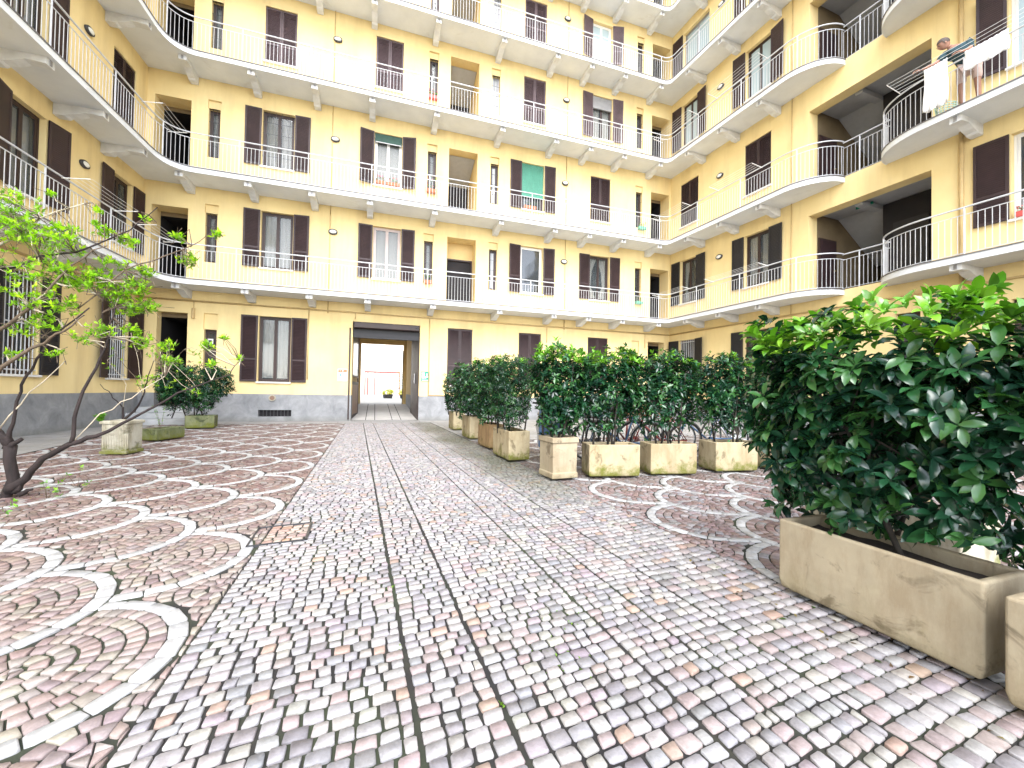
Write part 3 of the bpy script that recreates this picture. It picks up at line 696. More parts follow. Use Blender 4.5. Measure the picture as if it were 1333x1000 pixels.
# ------------------------------------------------------------------ ground
mb=MB(); mb.quad((-60,-30,0),(60,-30,0),(60,16.9,0),(-60,16.9,0),'joint_sand'); g=mb.build('ground',fix=False); tag(g,kind='structure')
mb=MB(); mb.quad(B.P(UP0-3,7.9,RZ),B.P(60,7.9,RZ),B.P(60,120,RZ),B.P(-60,120,RZ),'yard_paving'); mb.quad(B.P(-60,7.9,RZ),B.P(UP0-3,7.9,RZ),B.P(-60,120,RZ),B.P(-60,120,RZ),'yard_paving')
mb=MB(); mb.quad(B.P(-60,7.9,RZ),B.P(70,7.9,RZ),B.P(70,130,RZ),B.P(-60,130,RZ),'yard_paving'); g=mb.build('outer_yard',fix=False); tag(g,kind='structure')
mb=MB(); mb.quad(B.P(UP0,0.25,0.002),B.P(UP1,.25,.002),B.P(UP1,6.7,RZ),B.P(UP0,6.7,RZ),'yard_paving'); mb.quad(B.P(UP0,6.7,RZ),B.P(UP1,6.7,RZ),B.P(UP1,8.0,RZ),B.P(UP0,8.0,RZ),'yard_paving')
for u in (UP0+.5,UP0+.83,UP0+1.47,UP0+1.8): mb.quad(B.P(u,.28,.012),B.P(u+.025,.28,.012),B.P(u+.025,6.7,RZ+.006),B.P(u,6.7,RZ+.006),'joint_sand')
g=mb.build('passage_floor',fix=False); tag(g,kind='structure')
# pavement along the walls
def lx(y): return -.76+.03*y
def padX(y): return -5.15-.06*(y-9)
mb=MB()
wl=lambda y:LC[0]-.0875*(LC[1]-y)
mb.add([(padX(-20),-20,0),(padX(15.2),15.2,0),(2.55,15.2,0),(10.9,15.2,0),(14.2,15.2,0),(14.2,17,0),(-7,17,0),(wl(-20)-.1,-20,0)],[],'pavement_slabs')
pv=MB(); z=.012
pv.quad((wl(-20)-.2,-20,z),(padX(-20),-20,z),(padX(15.25),15.25,z),(wl(16.7)-.1,16.7,z),'pavement_slabs')
pv.quad((padX(15.25),15.25,z),(14.2,15.05,z),(14.2,16.6,z),(wl(16.7)-.1,16.9,z),'pavement_slabs')
g=pv.build('pavement',fix=False); tag(g,kind='structure')
rng=np.random.default_rng(3)
def setts(name,Q,cols,h=.0095,gap=.0070,mat='sett_stone',seed=1,jit=.003,rnd_=.2,label=None):
    """Q (N,4,2) corner quads; cols (N,3)"""
    r=np.random.default_rng(seed); Q=np.asarray(Q,float); N=len(Q)
    Q=Q+r.normal(0,jit,Q.shape)
    c=Q.mean(1,keepdims=True); d=Q-c; L=np.linalg.norm(d,axis=2,keepdims=True); Q=c+d*np.clip((L-gap)/np.maximum(L,1e-6),.2,1)
    nxt=np.roll(Q,-1,axis=1)
    k=r.uniform(.05,.15,(N,4,1))
    oc=np.empty((N,8,2)); oc[:,0::2]=Q*(1-k)+nxt*k; oc[:,1::2]=Q*k+nxt*(1-k)
    c=oc.mean(1,keepdims=True); top=c+(oc-c)*r.uniform(.90,.95,(N,1,1))
    zt=(h+r.normal(0,.0016,(N,1)))+np.einsum('nij,nj->ni',(top-c),r.normal(0,.022,(N,2)))
    V=np.empty((N,24,3)); V[:,:8,:2]=top; V[:,:8,2]=zt
    mid=c+(oc-c)*.975; V[:,8:16,:2]=mid; V[:,8:16,2]=zt-.0028
    V[:,16:,:2]=oc; V[:,16:,2]=-.004
    base=(np.arange(N)*24)[:,None]
    F8=base+np.arange(8)[None]
    j=np.arange(8); q1=np.stack([j,j+8,(j+1)%8+8,(j+1)%8],1); q2=np.stack([j+8,j+16,(j+1)%8+16,(j+1)%8+8],1)
    qq=np.concatenate([q1,q2]); F4=(base[:,:,None]+qq[None]).reshape(-1,4)
    # orientation: make tops face up
    a=top[:,2]-top[:,0]; b=top[:,4]-top[:,0]; cr=a[:,0]*b[:,1]-a[:,1]*b[:,0]
    F8=np.where((cr<0)[:,None],F8[:,::-1],F8)
    F4=F4.reshape(N,-1,4); F4=np.where((cr>0)[:,None,None],F4,F4[:,:,::-1]).reshape(-1,4)
    col=np.repeat(np.asarray(cols),24,axis=0)
    me=npmesh(name,V.reshape(-1,3),[F8,F4],mat,col)
    o=link(name,me); tag(o,kind='structure'); return o
PAL_L=np.array([(.46,.455,.47),(.39,.385,.41),(.52,.50,.50),(.47,.39,.385),(.50,.49,.45),(.34,.33,.345),(.52,.38,.30),(.44,.38,.42)])
PAL_L=PAL_L**1.25*.70; PAL_L=PAL_L*.7+.3*PAL_L.mean(1,keepdims=True)*np.array([[1.12,1.09,1.10]])
PW_L=np.array([.24,.2,.2,.13,.1,.06,.03,.04])
def pick(pal,w,n,r,var=.07):
    c=pal[r.choice(len(pal),n,p=w/w.sum())]; return np.clip(c*(1+r.normal(0,var,(n,1)))+r.normal(0,.0035,(n,3)),.012,.85)
# lane of small setts laid in strips between continuous joints
strips=[(None,.225),(.236,.540),(.550,1.193),(1.203,1.493),(1.503,1.808),(1.818,2.56)]
Q=[]; CC=[]
for si,(a,b) in enumerate(strips):
    y=.35; r=random.Random(si+10)
    while y<16.1:
        hgt=r.uniform(.056,.070)*(1 if si<5 else 1.15); a0=lx(y) if a is None else a+.006*y*.5; b0=b+.006*y*.5
        if si==5: b0=2.56+.0*y
        x=a0; 
        
        wv=lambda x,yy:yy+.012*math.sin(x*3.1+yy*1.7)+.02*math.sin(x*1.3+yy*.6)+.07*(x-1)
        while x<b0-.02:
            w=r.uniform(.056,.092)*(1 if si<5 else 1.1)
            if x+w>b0-.03: w=b0-x
            Q.append([(x,wv(x,y)),(x+w,wv(x+w,y)),(x+w,wv(x+w,y)+hgt),(x,wv(x,y)+hgt)]); x+=w
        y+=hgt
Q=np.array(Q); cen=Q.mean(1); cols=pick(PAL_L,PW_L,len(Q),rng)
# the strip beside the planters is mossy and dirty, with shadow painted into its tone
dm=np.clip((cen[:,0]-1.62-.1*np.sin(cen[:,1]*3))/.45,0,1)*np.clip((cen[:,1]-3.6)/1.3,0,1)*(.85+.15*np.sin(cen[:,1]*2.1))
dm=np.clip(dm,0,1)[:,None]; cols=cols*(1-dm)+dm*(cols*.30+np.array([.03,.035,.01]))
ins=(cen[:,0]>-.74)&(cen[:,0]<-.33)&(cen[:,1]>3.62)&(cen[:,1]<4.1)
cols[ins]=cols[ins]*np.array([1.08,.90,.76])
setts('cobblestone_lane',Q,np.clip(cols*1.17*np.array([[1.02,1.0,.985]]),0,.8),seed=2)
# fish scale fans
PAL_F=np.array([(.31,.20,.175),(.37,.26,.23),(.25,.155,.14),(.42,.345,.32),(.46,.40,.36),(.21,.14,.13)]); PAL_F=PAL_F*.60*np.array([[1.0,1.02,1.02]]); PW_F=np.array([.26,.24,.16,.16,.1,.08])
PAL_R=np.array([(.42,.33,.32),(.37,.26,.25),(.32,.22,.20),(.47,.43,.43),(.40,.38,.39),(.28,.2,.18)]); PAL_R=PAL_R*.64; PW_R=np.array([.22,.2,.18,.16,.16,.08])
def fans(sx,x_apex,y0,y1,ncol,xlim,pal,pw,seed,yoff):
    Rr=.59; cs=.555; Q=[];QW=[]; r=random.Random(seed)
    def cent(ci,j): 
        cy=yoff+(2*Rr)*j+(Rr if ci%2 else 0); return (x_apex(cy)-sx*(Rr+cs*ci),cy)
    def inside(x,y): return xlim(x,y)
    def clampq(q): return [((min(x,lx(y)-.002) if sx>0 else max(x,2.563)),y) for x,y in q]
    for ci in range(-1,ncol):
        for j in range(int((y0-yoff)/(2*Rr))-1,int((y1-yoff)/(2*Rr))+2):
            C0=cent(ci,j)
            if ci%2: nb=[cent(ci+1,j),cent(ci+1,j+1)]
            else: nb=[cent(ci+1,j-1),cent(ci+1,j)]
            nb2=[cent(ci,j-1),cent(ci,j+1)]
            def push(q,lim):
                out=[]; mx=0
                for x,y in q:
                    for n_ in nb:
                        dx,dy=x-n_[0],y-n_[1]; dd=math.hypot(dx,dy)
                        if dd<lim: 
                            mx=max(mx,lim-dd); x=n_[0]+dx/dd*lim; y=n_[1]+dy/dd*lim
                    out.append((x,y))
                return out,mx
            def area(q): return abs(sum(q[i][0]*q[(i+1)%4][1]-q[(i+1)%4][0]*q[i][1] for i in range(4)))/2
            # marble rim
            if ci>=0:
                n=int(PI*(Rr-.05)/.15)
                for k in range(n):
                    t0=-PI/2+PI*k/n; t1=-PI/2+PI*(k+1)/n; q=[(C0[0]+sx*ro*math.cos(t),C0[1]+ro*math.sin(t)) for ro,t in ((Rr-.082,t0),(Rr,t0),(Rr,t1),(Rr-.082,t1))]
                    cx=sum(p[0] for p in q)/4; cy=sum(p[1] for p in q)/4
                    if min(math.hypot(cx-n_[0],cy-n_[1]) for n_ in nb)<Rr: continue
                    q,_=push(q,Rr+.002)
                    q=clampq(q)
                    if inside(cx,cy) and y0<cy<y1 and area(q)>.003: QW.append(q)
            rings=[Rr-.085-.076*k for k in range(7)] if ci>=0 else [Rr+.225-.075*k for k in range(11)]
            for ro in rings:
                ri=max(ro-.075,.0)
                if ro<.03: continue
                n=max(4,int(2*PI*(ro-.03)/r.uniform(.055,.07))); ph=r.random()
                for k in range(n):
                    t0=2*PI*(k+ph)/n; t1=2*PI*(k+1+ph)/n; tm=(t0+t1)/2
                    cx,cy=C0[0]+sx*(ro+ri)/2*math.cos(tm),C0[1]+(ro+ri)/2*math.sin(tm)
                    if min(math.hypot(cx-n_[0],cy-n_[1]) for n_ in nb)<Rr+.004: continue
                    if ci<0 and abs(cy-C0[1])>Rr: continue
                    if math.cos(tm)<0 and abs(cy-C0[1])>Rr*.99: continue
                    q,_=push([(C0[0]+sx*rr*math.cos(t),C0[1]+rr*math.sin(t)) for rr,t in ((ri,t0),(ro,t0),(ro,t1),(ri,t1))],Rr+.004)
                    q=clampq(q)
                    sg=[(q[(i+1)%4][0]-q[i][0])*(q[(i+2)%4][1]-q[(i+1)%4][1])-(q[(i+1)%4][1]-q[i][1])*(q[(i+2)%4][0]-q[(i+1)%4][0]) for i in range(4)]
                    if min(sg)<-1e-6 and max(sg)>1e-6: continue
                    if inside(cx,cy) and y0<cy<y1 and area(q)>.0005: Q.append(q)
    Q=np.array(Q); cen=Q.mean(1); r2=np.random.default_rng(seed); cols=pick(pal,pw,len(Q),r2,.12)
    return Q,cen,cols,np.array(QW)
Q,cen,cols,QW=fans(1,lambda y:-.79+.033*y,.3,15.25,10,lambda x,y:x<lx(y)+.03 and x>padX(y)+.03,PAL_F,PW_F,5,2.33)
near=np.clip(1-(cen[:,1]-1.6)/4.2,0,1)[:,None]*np.clip(1.1-(-.8-cen[:,0])/4.0,0,1)[:,None]
cols=cols*(1-near*.8)+near*.8*pick(.74*np.array([(.50,.46,.42),(.46,.36,.33),(.50,.47,.38),(.40,.33,.33)]),np.array([.3,.3,.2,.2]),len(Q),rng,.1)
setts('fan_paving',Q,cols,seed=6,jit=.002,gap=.0048); 
setts('marble_arcs',QW,np.clip(.42+rng.normal(0,.035,(len(QW),1))+np.zeros((1,3)),0,.8),seed=7,jit=.001,gap=.003,h=.010,mat='marble_block')
Q,cen,cols,QW=fans(-1,lambda y:2.48+.045*y,.3,9.5,16,lambda x,y:x>2.53,PAL_R,PW_R,8,1.87)
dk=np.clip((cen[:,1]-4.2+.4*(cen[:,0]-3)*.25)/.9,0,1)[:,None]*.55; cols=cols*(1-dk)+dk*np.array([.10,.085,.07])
setts('fan_paving',Q,cols,seed=9,jit=.002,gap=.0048); setts('marble_arcs',QW,np.clip(.42+rng.normal(0,.035,(len(QW),1))+np.zeros((1,3)),0,.8),seed=10,jit=.001,gap=.003,h=.010,mat='marble_block')
# worn asphalt-like paving behind the hedges
mb=MB(); mb.quad((2.58,9.5,.010),(14.1,9.5,.010),(14.1,15.06,.010),(2.58,15.2,.010),'pavement_slabs'); g=mb.build('rear_paving',fix=False); tag(g,kind='structure')
# inspection cover frame
mb=MB(); X=lambda x,y,z:(x+.0*y,y+.07*(x-1)-.0,z)
for a in ((-.735,-.33,3.70,3.712),(-.735,-.33,4.14,4.15),(-.735,-.725,3.70,4.15),(-.345,-.325,3.70,4.15)): mb.box(a[0],a[1],a[2],a[3],.0,.019,'metal_dark',X=X)
q=mb.build('inspection_cover'); tag(q,'rectangular metal framed inspection cover set in the cobbles at the edge of the left fans','manhole cover')
# ------------------------------------------------------------------ foliage tools
def leaves_mesh(name,pos,dirs,nrm,L,Wd,cols,mat,detail=2,seed=0):
    """pos,dirs,nrm (N,3), L,Wd (N,), cols(N,3)"""
    N=len(pos); dirs=dirs/np.linalg.norm(dirs,axis=1,keepdims=True); side=np.cross(dirs,nrm); side/=np.maximum(np.linalg.norm(side,axis=1,keepdims=True),1e-6); up=np.cross(side,dirs)
    L=L[:,None]; W=Wd[:,None]
    if detail==1:
        V=np.stack([pos,pos+dirs*L*.5+side*W*.5+up*W*.12,pos+dirs*L-up*L*.10,pos+dirs*L*.5-side*W*.5+up*W*.12],1)
        b=(np.arange(N)*4)[:,None]; F=np.concatenate([b+np.array([[0,1,2]]),b+np.array([[0,2,3]])]); k=4; Fs=[F]
    else:
        s=[(0.0,0,0),(.22,.36,.02),(.55,.5,.03),(.82,.32,-.03),(1.0,0,-.13)]
        P=[pos]
        for t,w,z in s[1:4]:
            m=pos+dirs*L*t+up*L*z; P+= [m+side*W*w+up*W*.16*(w/.5), m, m-side*W*w+up*W*.16*(w/.5)]
        P.append(pos+dirs*L-up*L*.13); V=np.stack(P,1); k=11; b=(np.arange(N)*k)[:,None]
        T=np.concatenate([b+np.array([[0,1,2]]),b+np.array([[0,2,3]]),b+np.array([[7,10,8]]),b+np.array([[8,10,9]])])
        Qd=np.concatenate([b+np.array([[1,4,5,2]]),b+np.array([[2,5,6,3]]),b+np.array([[4,7,8,5]]),b+np.array([[5,8,9,6]])]); Fs=[T,Qd]
    return npmesh(name,V.reshape(-1,3),Fs,mat,np.repeat(cols,k,axis=0),smooth=True)
def unit(r,n): v=r.normal(0,1,(n,3)); return v/np.linalg.norm(v,axis=1,keepdims=True)
DARK=np.array([(.010,.042,.020),(.014,.060,.026),(.022,.085,.028),(.038,.115,.030),(.008,.031,.018)])
YOUNG=np.array([(.09,.24,.015),(.13,.32,.02),(.07,.19,.02),(.18,.36,.03)])
def rosettes(r,cent,axis,per,L,young,spread=(50,95)):
    n=len(cent); P=[];D=[];Nn=[];Ls=[];Cc=[]
    for i in range(n):
        a=axis[i]/np.linalg.norm(axis[i]); t=np.cross(a,[0.3,.2,.9]); t/=np.linalg.norm(t); b=np.cross(a,t); k=r.integers(per[0],per[1]); ph=r.uniform(0,6.28)
        pal=YOUNG if young[i] else DARK; base=pal[r.integers(len(pal))]
        for j in range(k):
            th=ph+j*2.4+r.normal(0,.2); s=math.radians(r.uniform(*spread)*(.7 if young[i] else 1)); d=a*math.cos(s)+(t*math.cos(th)+b*math.sin(th))*math.sin(s)
            d=d+np.array([0,0,-.12]); P.append(cent[i]-a*r.uniform(0,.35)*L+r.normal(0,.004,3)); D.append(d); nn=a*.8+np.array([0,0,.6])+r.normal(0,.25,3); Nn.append(nn)
            Ls.append(L*r.uniform(.65,1.15)*(.9 if young[i] else 1)); Cc.append(np.clip(base*(1+r.normal(0,.18)),.004,.6))
    return np.array(P),np.array(D),np.array(Nn),np.array(Ls),np.array(Cc)
def hedge(loc,rz,sx,sy,z0,z1,L,nr,label,seed,cat='hedge',name='laurel_shrub',group='laurel shrubs in the row of planters',young=.5,stems=5,wid=.42,spread_low=.62,detail=2,gap=.35,ytop=.10,per=(5,9),skew=0,dens=2.0):
    r=np.random.default_rng(seed); root=empty(name,loc,rz); tag(root,label,cat,group)
    hz=z1-z0; nr=int(nr*dens)
    # points inside box with rounded, uneven shape
    c=[];ax=[]
    lump=[(r.uniform(-sx,sx)*.5,r.uniform(-sy,sy)*.5,r.uniform(.5,1)*hz,r.uniform(.10,.22)) for _ in range(9)]
    while len(c)<nr:
        x,y,z=r.uniform(-.5,.5)*sx*1.16,r.uniform(-.5,.5)*sy*1.16,r.uniform(0,1)
        env=spread_low+(1-spread_low)*min(1,z*1.8)
        e=(abs(x)/(sx*.5*env))**3+(abs(y)/(sy*.5*env))**3+max(0,(z-.82)/.18)**2*.5
        e+=.18*math.sin(x*9+seed)+.18*math.sin(z*11+y*7+seed)
        if e>1: continue
        if e<.35 and r.random()<.55: continue
        if z<gap and r.random()<min(.97,(gap-z)/gap*1.25): continue
        zz=z*hz+.05*math.sin(x*8+seed)+.04*math.sin(y*13)
        if z>.86 and r.random()<.22: zz+=r.uniform(.02,.11)
        c.append((x+skew*z,y,zz)); ax.append((x/sx*1.6,y/sy*1.6,(z-.35)*1.6+.25))
    c=np.array(c); ax=np.array(ax)+r.normal(0,.35,(nr,3)); yg=(c[:,2]>hz*(1-ytop))&(r.random(nr)<young)
    P,D,Nn,Ls,Cc=rosettes(r,c,ax,per,L,yg)
    me=leaves_mesh('foliage',P,D,Nn,Ls,Ls*wid,Cc,'leaf_glossy',detail); f=link('foliage',me,root); f['kind']='stuff'
    for s in range(stems):
        mb=MB(); x0,y0=r.uniform(-.3,.3)*sx,r.uniform(-.25,.25)*sy; x1,y1=x0+r.uniform(-.2,.2)*sx,y0+r.uniform(-.3,.3)*sy
        pts=[]; 
        for k in range(6): t=k/5; pts.append((x0+(x1-x0)*t+r.normal(0,.012),y0+(y1-y0)*t+r.normal(0,.012),-.04+hz*.85*t))
        mb.tube(pts,[.017*(1-.75*k/5)*(1 if L>.08 else .9) for k in range(6)],'stem_dark',6)
        for k in range(6):
            b=Vector(pts[1+k%4]); e=Vector(c[r.integers(nr)]); 
            if (e-b).length<.9: mid=(b+e)/2+Vector((0,0,-.03)); mb.tube([b,mid,e],[.008,.006,.003],'stem_dark',5)
        mb.build('stem',root,local=True,smooth=True)
    return root
def planter(loc,rz,w,d,h,mat,label,style='plain',cat='planter',group='concrete planters dividing the courtyard',name='concrete_planter',t=.035):
    root=empty(name,loc,rz); tag(root,label,cat,group)
    bm=bmesh.new(); z0=.034; tap=.975
    def ring(s,inset,z): return [bm.verts.new((sx*(w/2*s-inset),sy*(d/2*s-inset),z)) for sx,sy in ((-1,-1),(1,-1),(1,1),(-1,1))]
    rings=[ring(.90,0.02,z0),ring(tap,0,z0+.012),ring(tap if style!='plain' else 1,0,h*.12+z0) ]
    if style=='moulded': rings+= [ring(tap,.0,h*.13+z0),ring(tap,.012,h*.15+z0),ring(1,.012,h*.86),ring(1,-.004,h*.89),ring(1,0,h)]
    else: rings+=[ring(1,0,h)]
    rings+=[ring(1,t,h),ring(.97,t,h*.55)]
    for a,b in zip(rings[:-1],rings[1:]):
        for i in range(4): bm.faces.new((a[i],a[(i+1)%4],b[(i+1)%4],b[i]))
    bm.faces.new(rings[0][::-1]); bm.faces.new(rings[-1])
    bmesh.ops.recalc_face_normals(bm,faces=bm.faces); me=bpy.data.meshes.new('pot_body'); bm.to_mesh(me); bm.free(); me.materials.append(MATS[mat])
    o=link('pot_body',me,root); md=o.modifiers.new('b','BEVEL'); md.width=.012; md.segments=3; md.limit_method='ANGLE'; md.angle_limit=R(40)
    mb=MB(); n=8
    vs=[];fs=[]
    rr=random.Random(int(w*100))
    for i in range(n+1):
        for j in range(n+1): vs.append(((i/n-.5)*(w-2*t+.004),(j/n-.5)*(d-2*t+.004),h-.06+rr.uniform(-.012,.012)))
    for i in range(n):
        for j in range(n): fs.append((i*(n+1)+j,(i+1)*(n+1)+j,(i+1)*(n+1)+j+1,i*(n+1)+j+1))
    mb.add(vs,fs,'soil'); mb.build('soil',root,local=True,smooth=True)
    if style=='ribbed':
        mb=MB(); k=14
        for sgn in (-1,1):
            for i in range(k):
                x=(i+.5)/k*(w*.9)-w*.45; mb.box(x-.008,x+.008,sgn*d/2-.008,sgn*d/2+.008,h*.2,h*.9,mat)
                y=(i+.5)/k*(d*.9)-d*.45; mb.box(sgn*w/2-.008,sgn*w/2+.008,y-.008,y+.008,h*.2,h*.9,mat)
        mb.box(-w/2-.02,w/2+.02,-d/2-.02,d/2+.02,h*.91,h*.985,mat); mb.box(-w/2-.015,w/2+.015,-d/2-.015,d/2+.015,.03,h*.14,mat)
        mb.build('ribs',root,local=True,bevel=.004)
    return root
G1='concrete planters dividing the courtyard'
# ---- big planter in front, right
planter((2.62,1.36,0),R(-1.5),.36,.90,.45,'planter_clean','long beige trough planter nearest the camera at the right edge of the lane')
planter((2.52,.37,0),R(-1),.36,.92,.45,'planter_clean','beige trough planter at the bottom right corner, cut off by the frame')
hedge((2.72,1.48,.40),0,.62,1.50,.40,1.66,.106,460,'tall glossy laurel with bright new leaves on top, in the nearest long planter',21,wid=.42,stems=6,detail=2,ytop=.16,young=.8,gap=.13,per=(6,9),spread_low=.74)
hedge((2.62,.42,.40),0,.55,.80,.40,1.66,.115,150,'glossy laurel at the right edge of the frame, in the corner planter',22,wid=.42,stems=4,ytop=.14,young=.8)
planter((3.72,1.9,0),R(-4),.40,1.0,.45,'planter_pale','pale trough planter behind the nearest laurel'); hedge((3.8,1.95,.4),0,.55,1.1,.4,1.45,.10,130,'laurel standing in the pale trough behind the nearest hedge',23,stems=4)
planter((5.05,2.6,0),R(8),.9,.40,.45,'planter_cream','yellowish trough planter far behind the nearest laurel'); hedge((5.05,2.6,.4),R(8),1.0,.5,.4,1.5,.09,120,'laurel in the yellowish trough far behind the nearest hedge',24,stems=4)
# ---- row facing us
a=R(-16)
planter((3.44,5.08,0),R(-13),.74,.36,.48,'planter_cream','beige trough planter with light moss, left one of three in the row facing the camera')
planter((4.38,4.98,0),R(-12),.72,.36,.48,'planter_cream','beige trough planter with bright moss along its foot, middle of the facing row')
planter((5.52,4.94,0),R(-9),.74,.42,.48,'planter_cream','beige trough planter third in the row facing the camera, nearly behind the near laurel')
planter((6.55,4.85,0),R(-6),.74,.42,.48,'planter_cream','beige trough planter at the right end of the row, seen through the near laurel')
hedge((3.42,5.14,.42),R(-13),.98,.62,.42,1.78,.092,445,'dark laurel with black stems in the left trough of the row facing the camera',31,detail=1,ytop=.13,young=.6,gap=.5)
hedge((4.38,5.04,.42),R(-12),.95,.58,.42,1.76,.092,391,'dark laurel in the moss striped trough, middle of the row',32,detail=1,ytop=.10,young=.25,gap=.55)
hedge((5.50,4.98,.42),R(-9),.95,.60,.42,1.78,.092,418,'dark laurel with hanging leaves in the third trough of the row',33,detail=1,ytop=.10,young=.25,gap=.5)
hedge((6.55,4.9,.42),R(-6),.95,.60,.42,1.7,.092,351,'laurel at the right end of the row, seen through the near laurel',34,detail=1,young=.2,gap=.5)
# ---- corner and row running back
planter((2.65,5.17,0),R(2),.40,.42,.59,'planter_clean','square beige planter with a moulded rim and foot at the corner of the hedge rows',style='moulded')
hedge((2.66,5.22,.5),0,.74,.74,.5,1.80,.092,418,'bushy laurel with bright green top growing from the square corner planter',35,detail=1,ytop=.14,young=.8,gap=.35)
planter((2.60,6.92,0),R(0),.38,.86,.53,'planter_cream','beige trough planter end-on with a mossy foot, just behind the corner planter')
hedge((2.58,6.95,.48),0,.78,1.1,.48,1.78,.070,700,'grey green oleander-like shrub in the end-on trough behind the corner planter',36,detail=1,ytop=.08,young=.3,wid=.26,per=(7,11),gap=.3)
planter((2.68,8.33,0),R(2),.32,.72,.52,'planter_rust','rusty brown stained planter in the row running back to the gateway')
hedge((2.66,8.35,.46),0,.70,1.0,.46,1.80,.080,420,'dark shrub above the rusty brown planter',37,detail=1,ytop=.08,young=.2,gap=.25)
planter((2.76,10.05,0),R(2),.36,.70,.57,'planter_cream','beige planter between the rusty one and the last one towards the gateway')
hedge((2.72,10.0,.5),0,.85,1.3,.5,1.86,.082,560,'dense dark laurel in the second last planter towards the gateway',38,detail=1,ytop=.06,young=.2,gap=.2)
planter((2.88,12.3,0),R(2),.36,.55,.57,'planter_cream','small beige planter with a mossy foot, last of the row near the gateway')
hedge((2.9,12.2,.5),0,.85,1.2,.5,1.72,.082,380,'laurel in the last planter of the row near the gateway',39,detail=1,ytop=.06,young=.15,gap=.15)
# ---- left side pots
planter((-3.72,9.02,0),R(-12),.375,.375,.585,'planter_pale','pale ribbed square planter with a mossy foot on the fan paving at the left','ribbed',group='pots by the left wing')
planter((-3.86,11.05,0),R(68),.74,.34,.28,'planter_mossy','low dark trough covered with moss between the ribbed planter and the round bush',group='pots by the left wing')
planter((-3.98,13.85,0),R(5),.66,.5,.38,'planter_mossy','grey weathered pot under the round dark shrub by the steps',group='pots by the left wing')
hedge((-4.22,13.9,.33),0,1.75,1.0,.33,1.72,.10,640,'round dark green shrub beside the entrance steps',41,name='potted_shrub',cat='shrub',group='shrubs by the left wing',detail=1,young=.1,ytop=.12,wid=.28,per=(7,11),gap=.3,spread_low=.45)
# sprout in the trough
def sprig(loc,h,n,label,seed,L=.05,name='sprouting_plant',cat='plant',group='young plants on the left'):
    r=np.random.default_rng(seed); root=empty(name,loc); tag(root,label,cat,group)
    mb=MB(); c=[];ax=[]
    for k in range(n):
        e=(r.normal(0,h*.22),r.normal(0,h*.22),h*r.uniform(.7,1.05)); pts=[(0,0,-.03),(e[0]*.4,e[1]*.4,e[2]*.5),e]; mb.tube(pts,[.004,.003,.0015],'twig',5)
        for t in np.linspace(.3,1,7): c.append([e[0]*t,e[1]*t,e[2]*t]); ax.append([r.normal(0,.6),r.normal(0,.6),.8])
    mb.build('stem',root,local=True)
    P,D,N_,Ls,Cc=rosettes(r,np.array(c),np.array(ax),(2,5),L,np.ones(len(c),bool)); f=link('foliage',leaves_mesh('foliage',P,D,N_,Ls,Ls*.45,Cc,'leaf_soft',1),root); f['kind']='stuff'
sprig((-3.9,11.05,.22),.55,3,'thin green sprout growing in the low mossy trough',51,.045)
sprig((-3.98,8.95,.55),.14,7,'low bright green plant at the front corner of the ribbed planter',52,.07)
# ------------------------------------------------------------------ trees on the left (pruned, with fresh leaves)
def cam_pt(px,py,d):
    """real position of a point sighted in the photograph at distance d along the view axis (used once, to survey the branches)"""
    f=540.; x=px-666.5; y=-(py-500.); c,s=math.cos(R(1.03)),math.sin(R(1.03)); x,y=c*x-s*y,s*x+c*y
    c,s=math.cos(R(1)),math.sin(R(1)); fw=f*c-y*s; up=y*c+f*s; yw=math.atan(203.5/f); c,s=math.cos(yw),math.sin(yw); k=d/f
    return Vector(((x*c+fw*s)*k,(-x*s+fw*c)*k,H+up*k))
def tree(name,label,trunk,branches,clusters,seed,leafL=.068,twigs=60,cat='tree',thin=.006,leafp=(4,7)):
    r=np.random.default_rng(seed); base=trunk[0][0]; root=empty(name,(base.x,base.y,0)); tag(root,label,cat,'pruned trees with fresh leaves')
    mb=MB(); pts=[p for p,_ in trunk]; mb.tube(pts,[q for _,q in trunk],'bark',10); t=mb.build('trunk',root,smooth=True)
    allp=[]
    for br,mat in branches:
        pp=[];rr=[]
        for (p0,r0),(p1,r1) in zip(br[:-1],br[1:]):
            for k in range(3):
                tt=k/3; p=p0.lerp(p1,tt)+Vector(r.normal(0,.010,3)); pp.append(p); rr.append(r0*(1-tt)+r1*tt)
        pp.append(br[-1][0]); rr.append(br[-1][1]); mb=MB(); mb.tube(pp,rr,mat,7); mb.build('branch',root,smooth=True); allp+=pp
    # twigs to clusters
    c=[];ax=[]; mb=MB()
    for (cc,rad,n) in clusters:
        for k in range(n):
            o=unit(r,1)[0]*rad*r.uniform(.2,1)**.6; o[2]*=.75; e=cc+Vector(o)
            near=min(allp,key=lambda q:(q-e).length); 
            if k%3==0 and (near-e).length<1.3:
                m=near.lerp(e,.55)+Vector(r.normal(0,.05,3)); mb.tube([near,m,e],[thin,thin*.7,thin*.35],'twig_pale' if r.random()<.4 else 'twig',4)
            else:
                d=unit(r,1)[0]; st=e-Vector(d)*r.uniform(.05,.14); mb.tube([st,e],[.003,.0018],'twig',3)
            c.append(e); ax.append((r.normal(0,.5),r.normal(0,.5),.7))
    mb.build('twigs',root)
    off=np.array(root.location); P,D,N_,Ls,Cc=rosettes(r,np.array([tuple(v) for v in c])-off,np.array(ax),leafp,leafL,np.ones(len(c),bool),(35,80))
    Cc=np.clip(Cc*np.array([2.2,1.6,.8])*(1+r.normal(0,.12,(len(Cc),1))),0,.75)
    f=link('foliage',leaves_mesh('foliage',P,D,N_,Ls,Ls*.42,Cc,'leaf_soft',1),root); f['kind']='stuff'
    return root
cp=cam_pt
D0=4.3
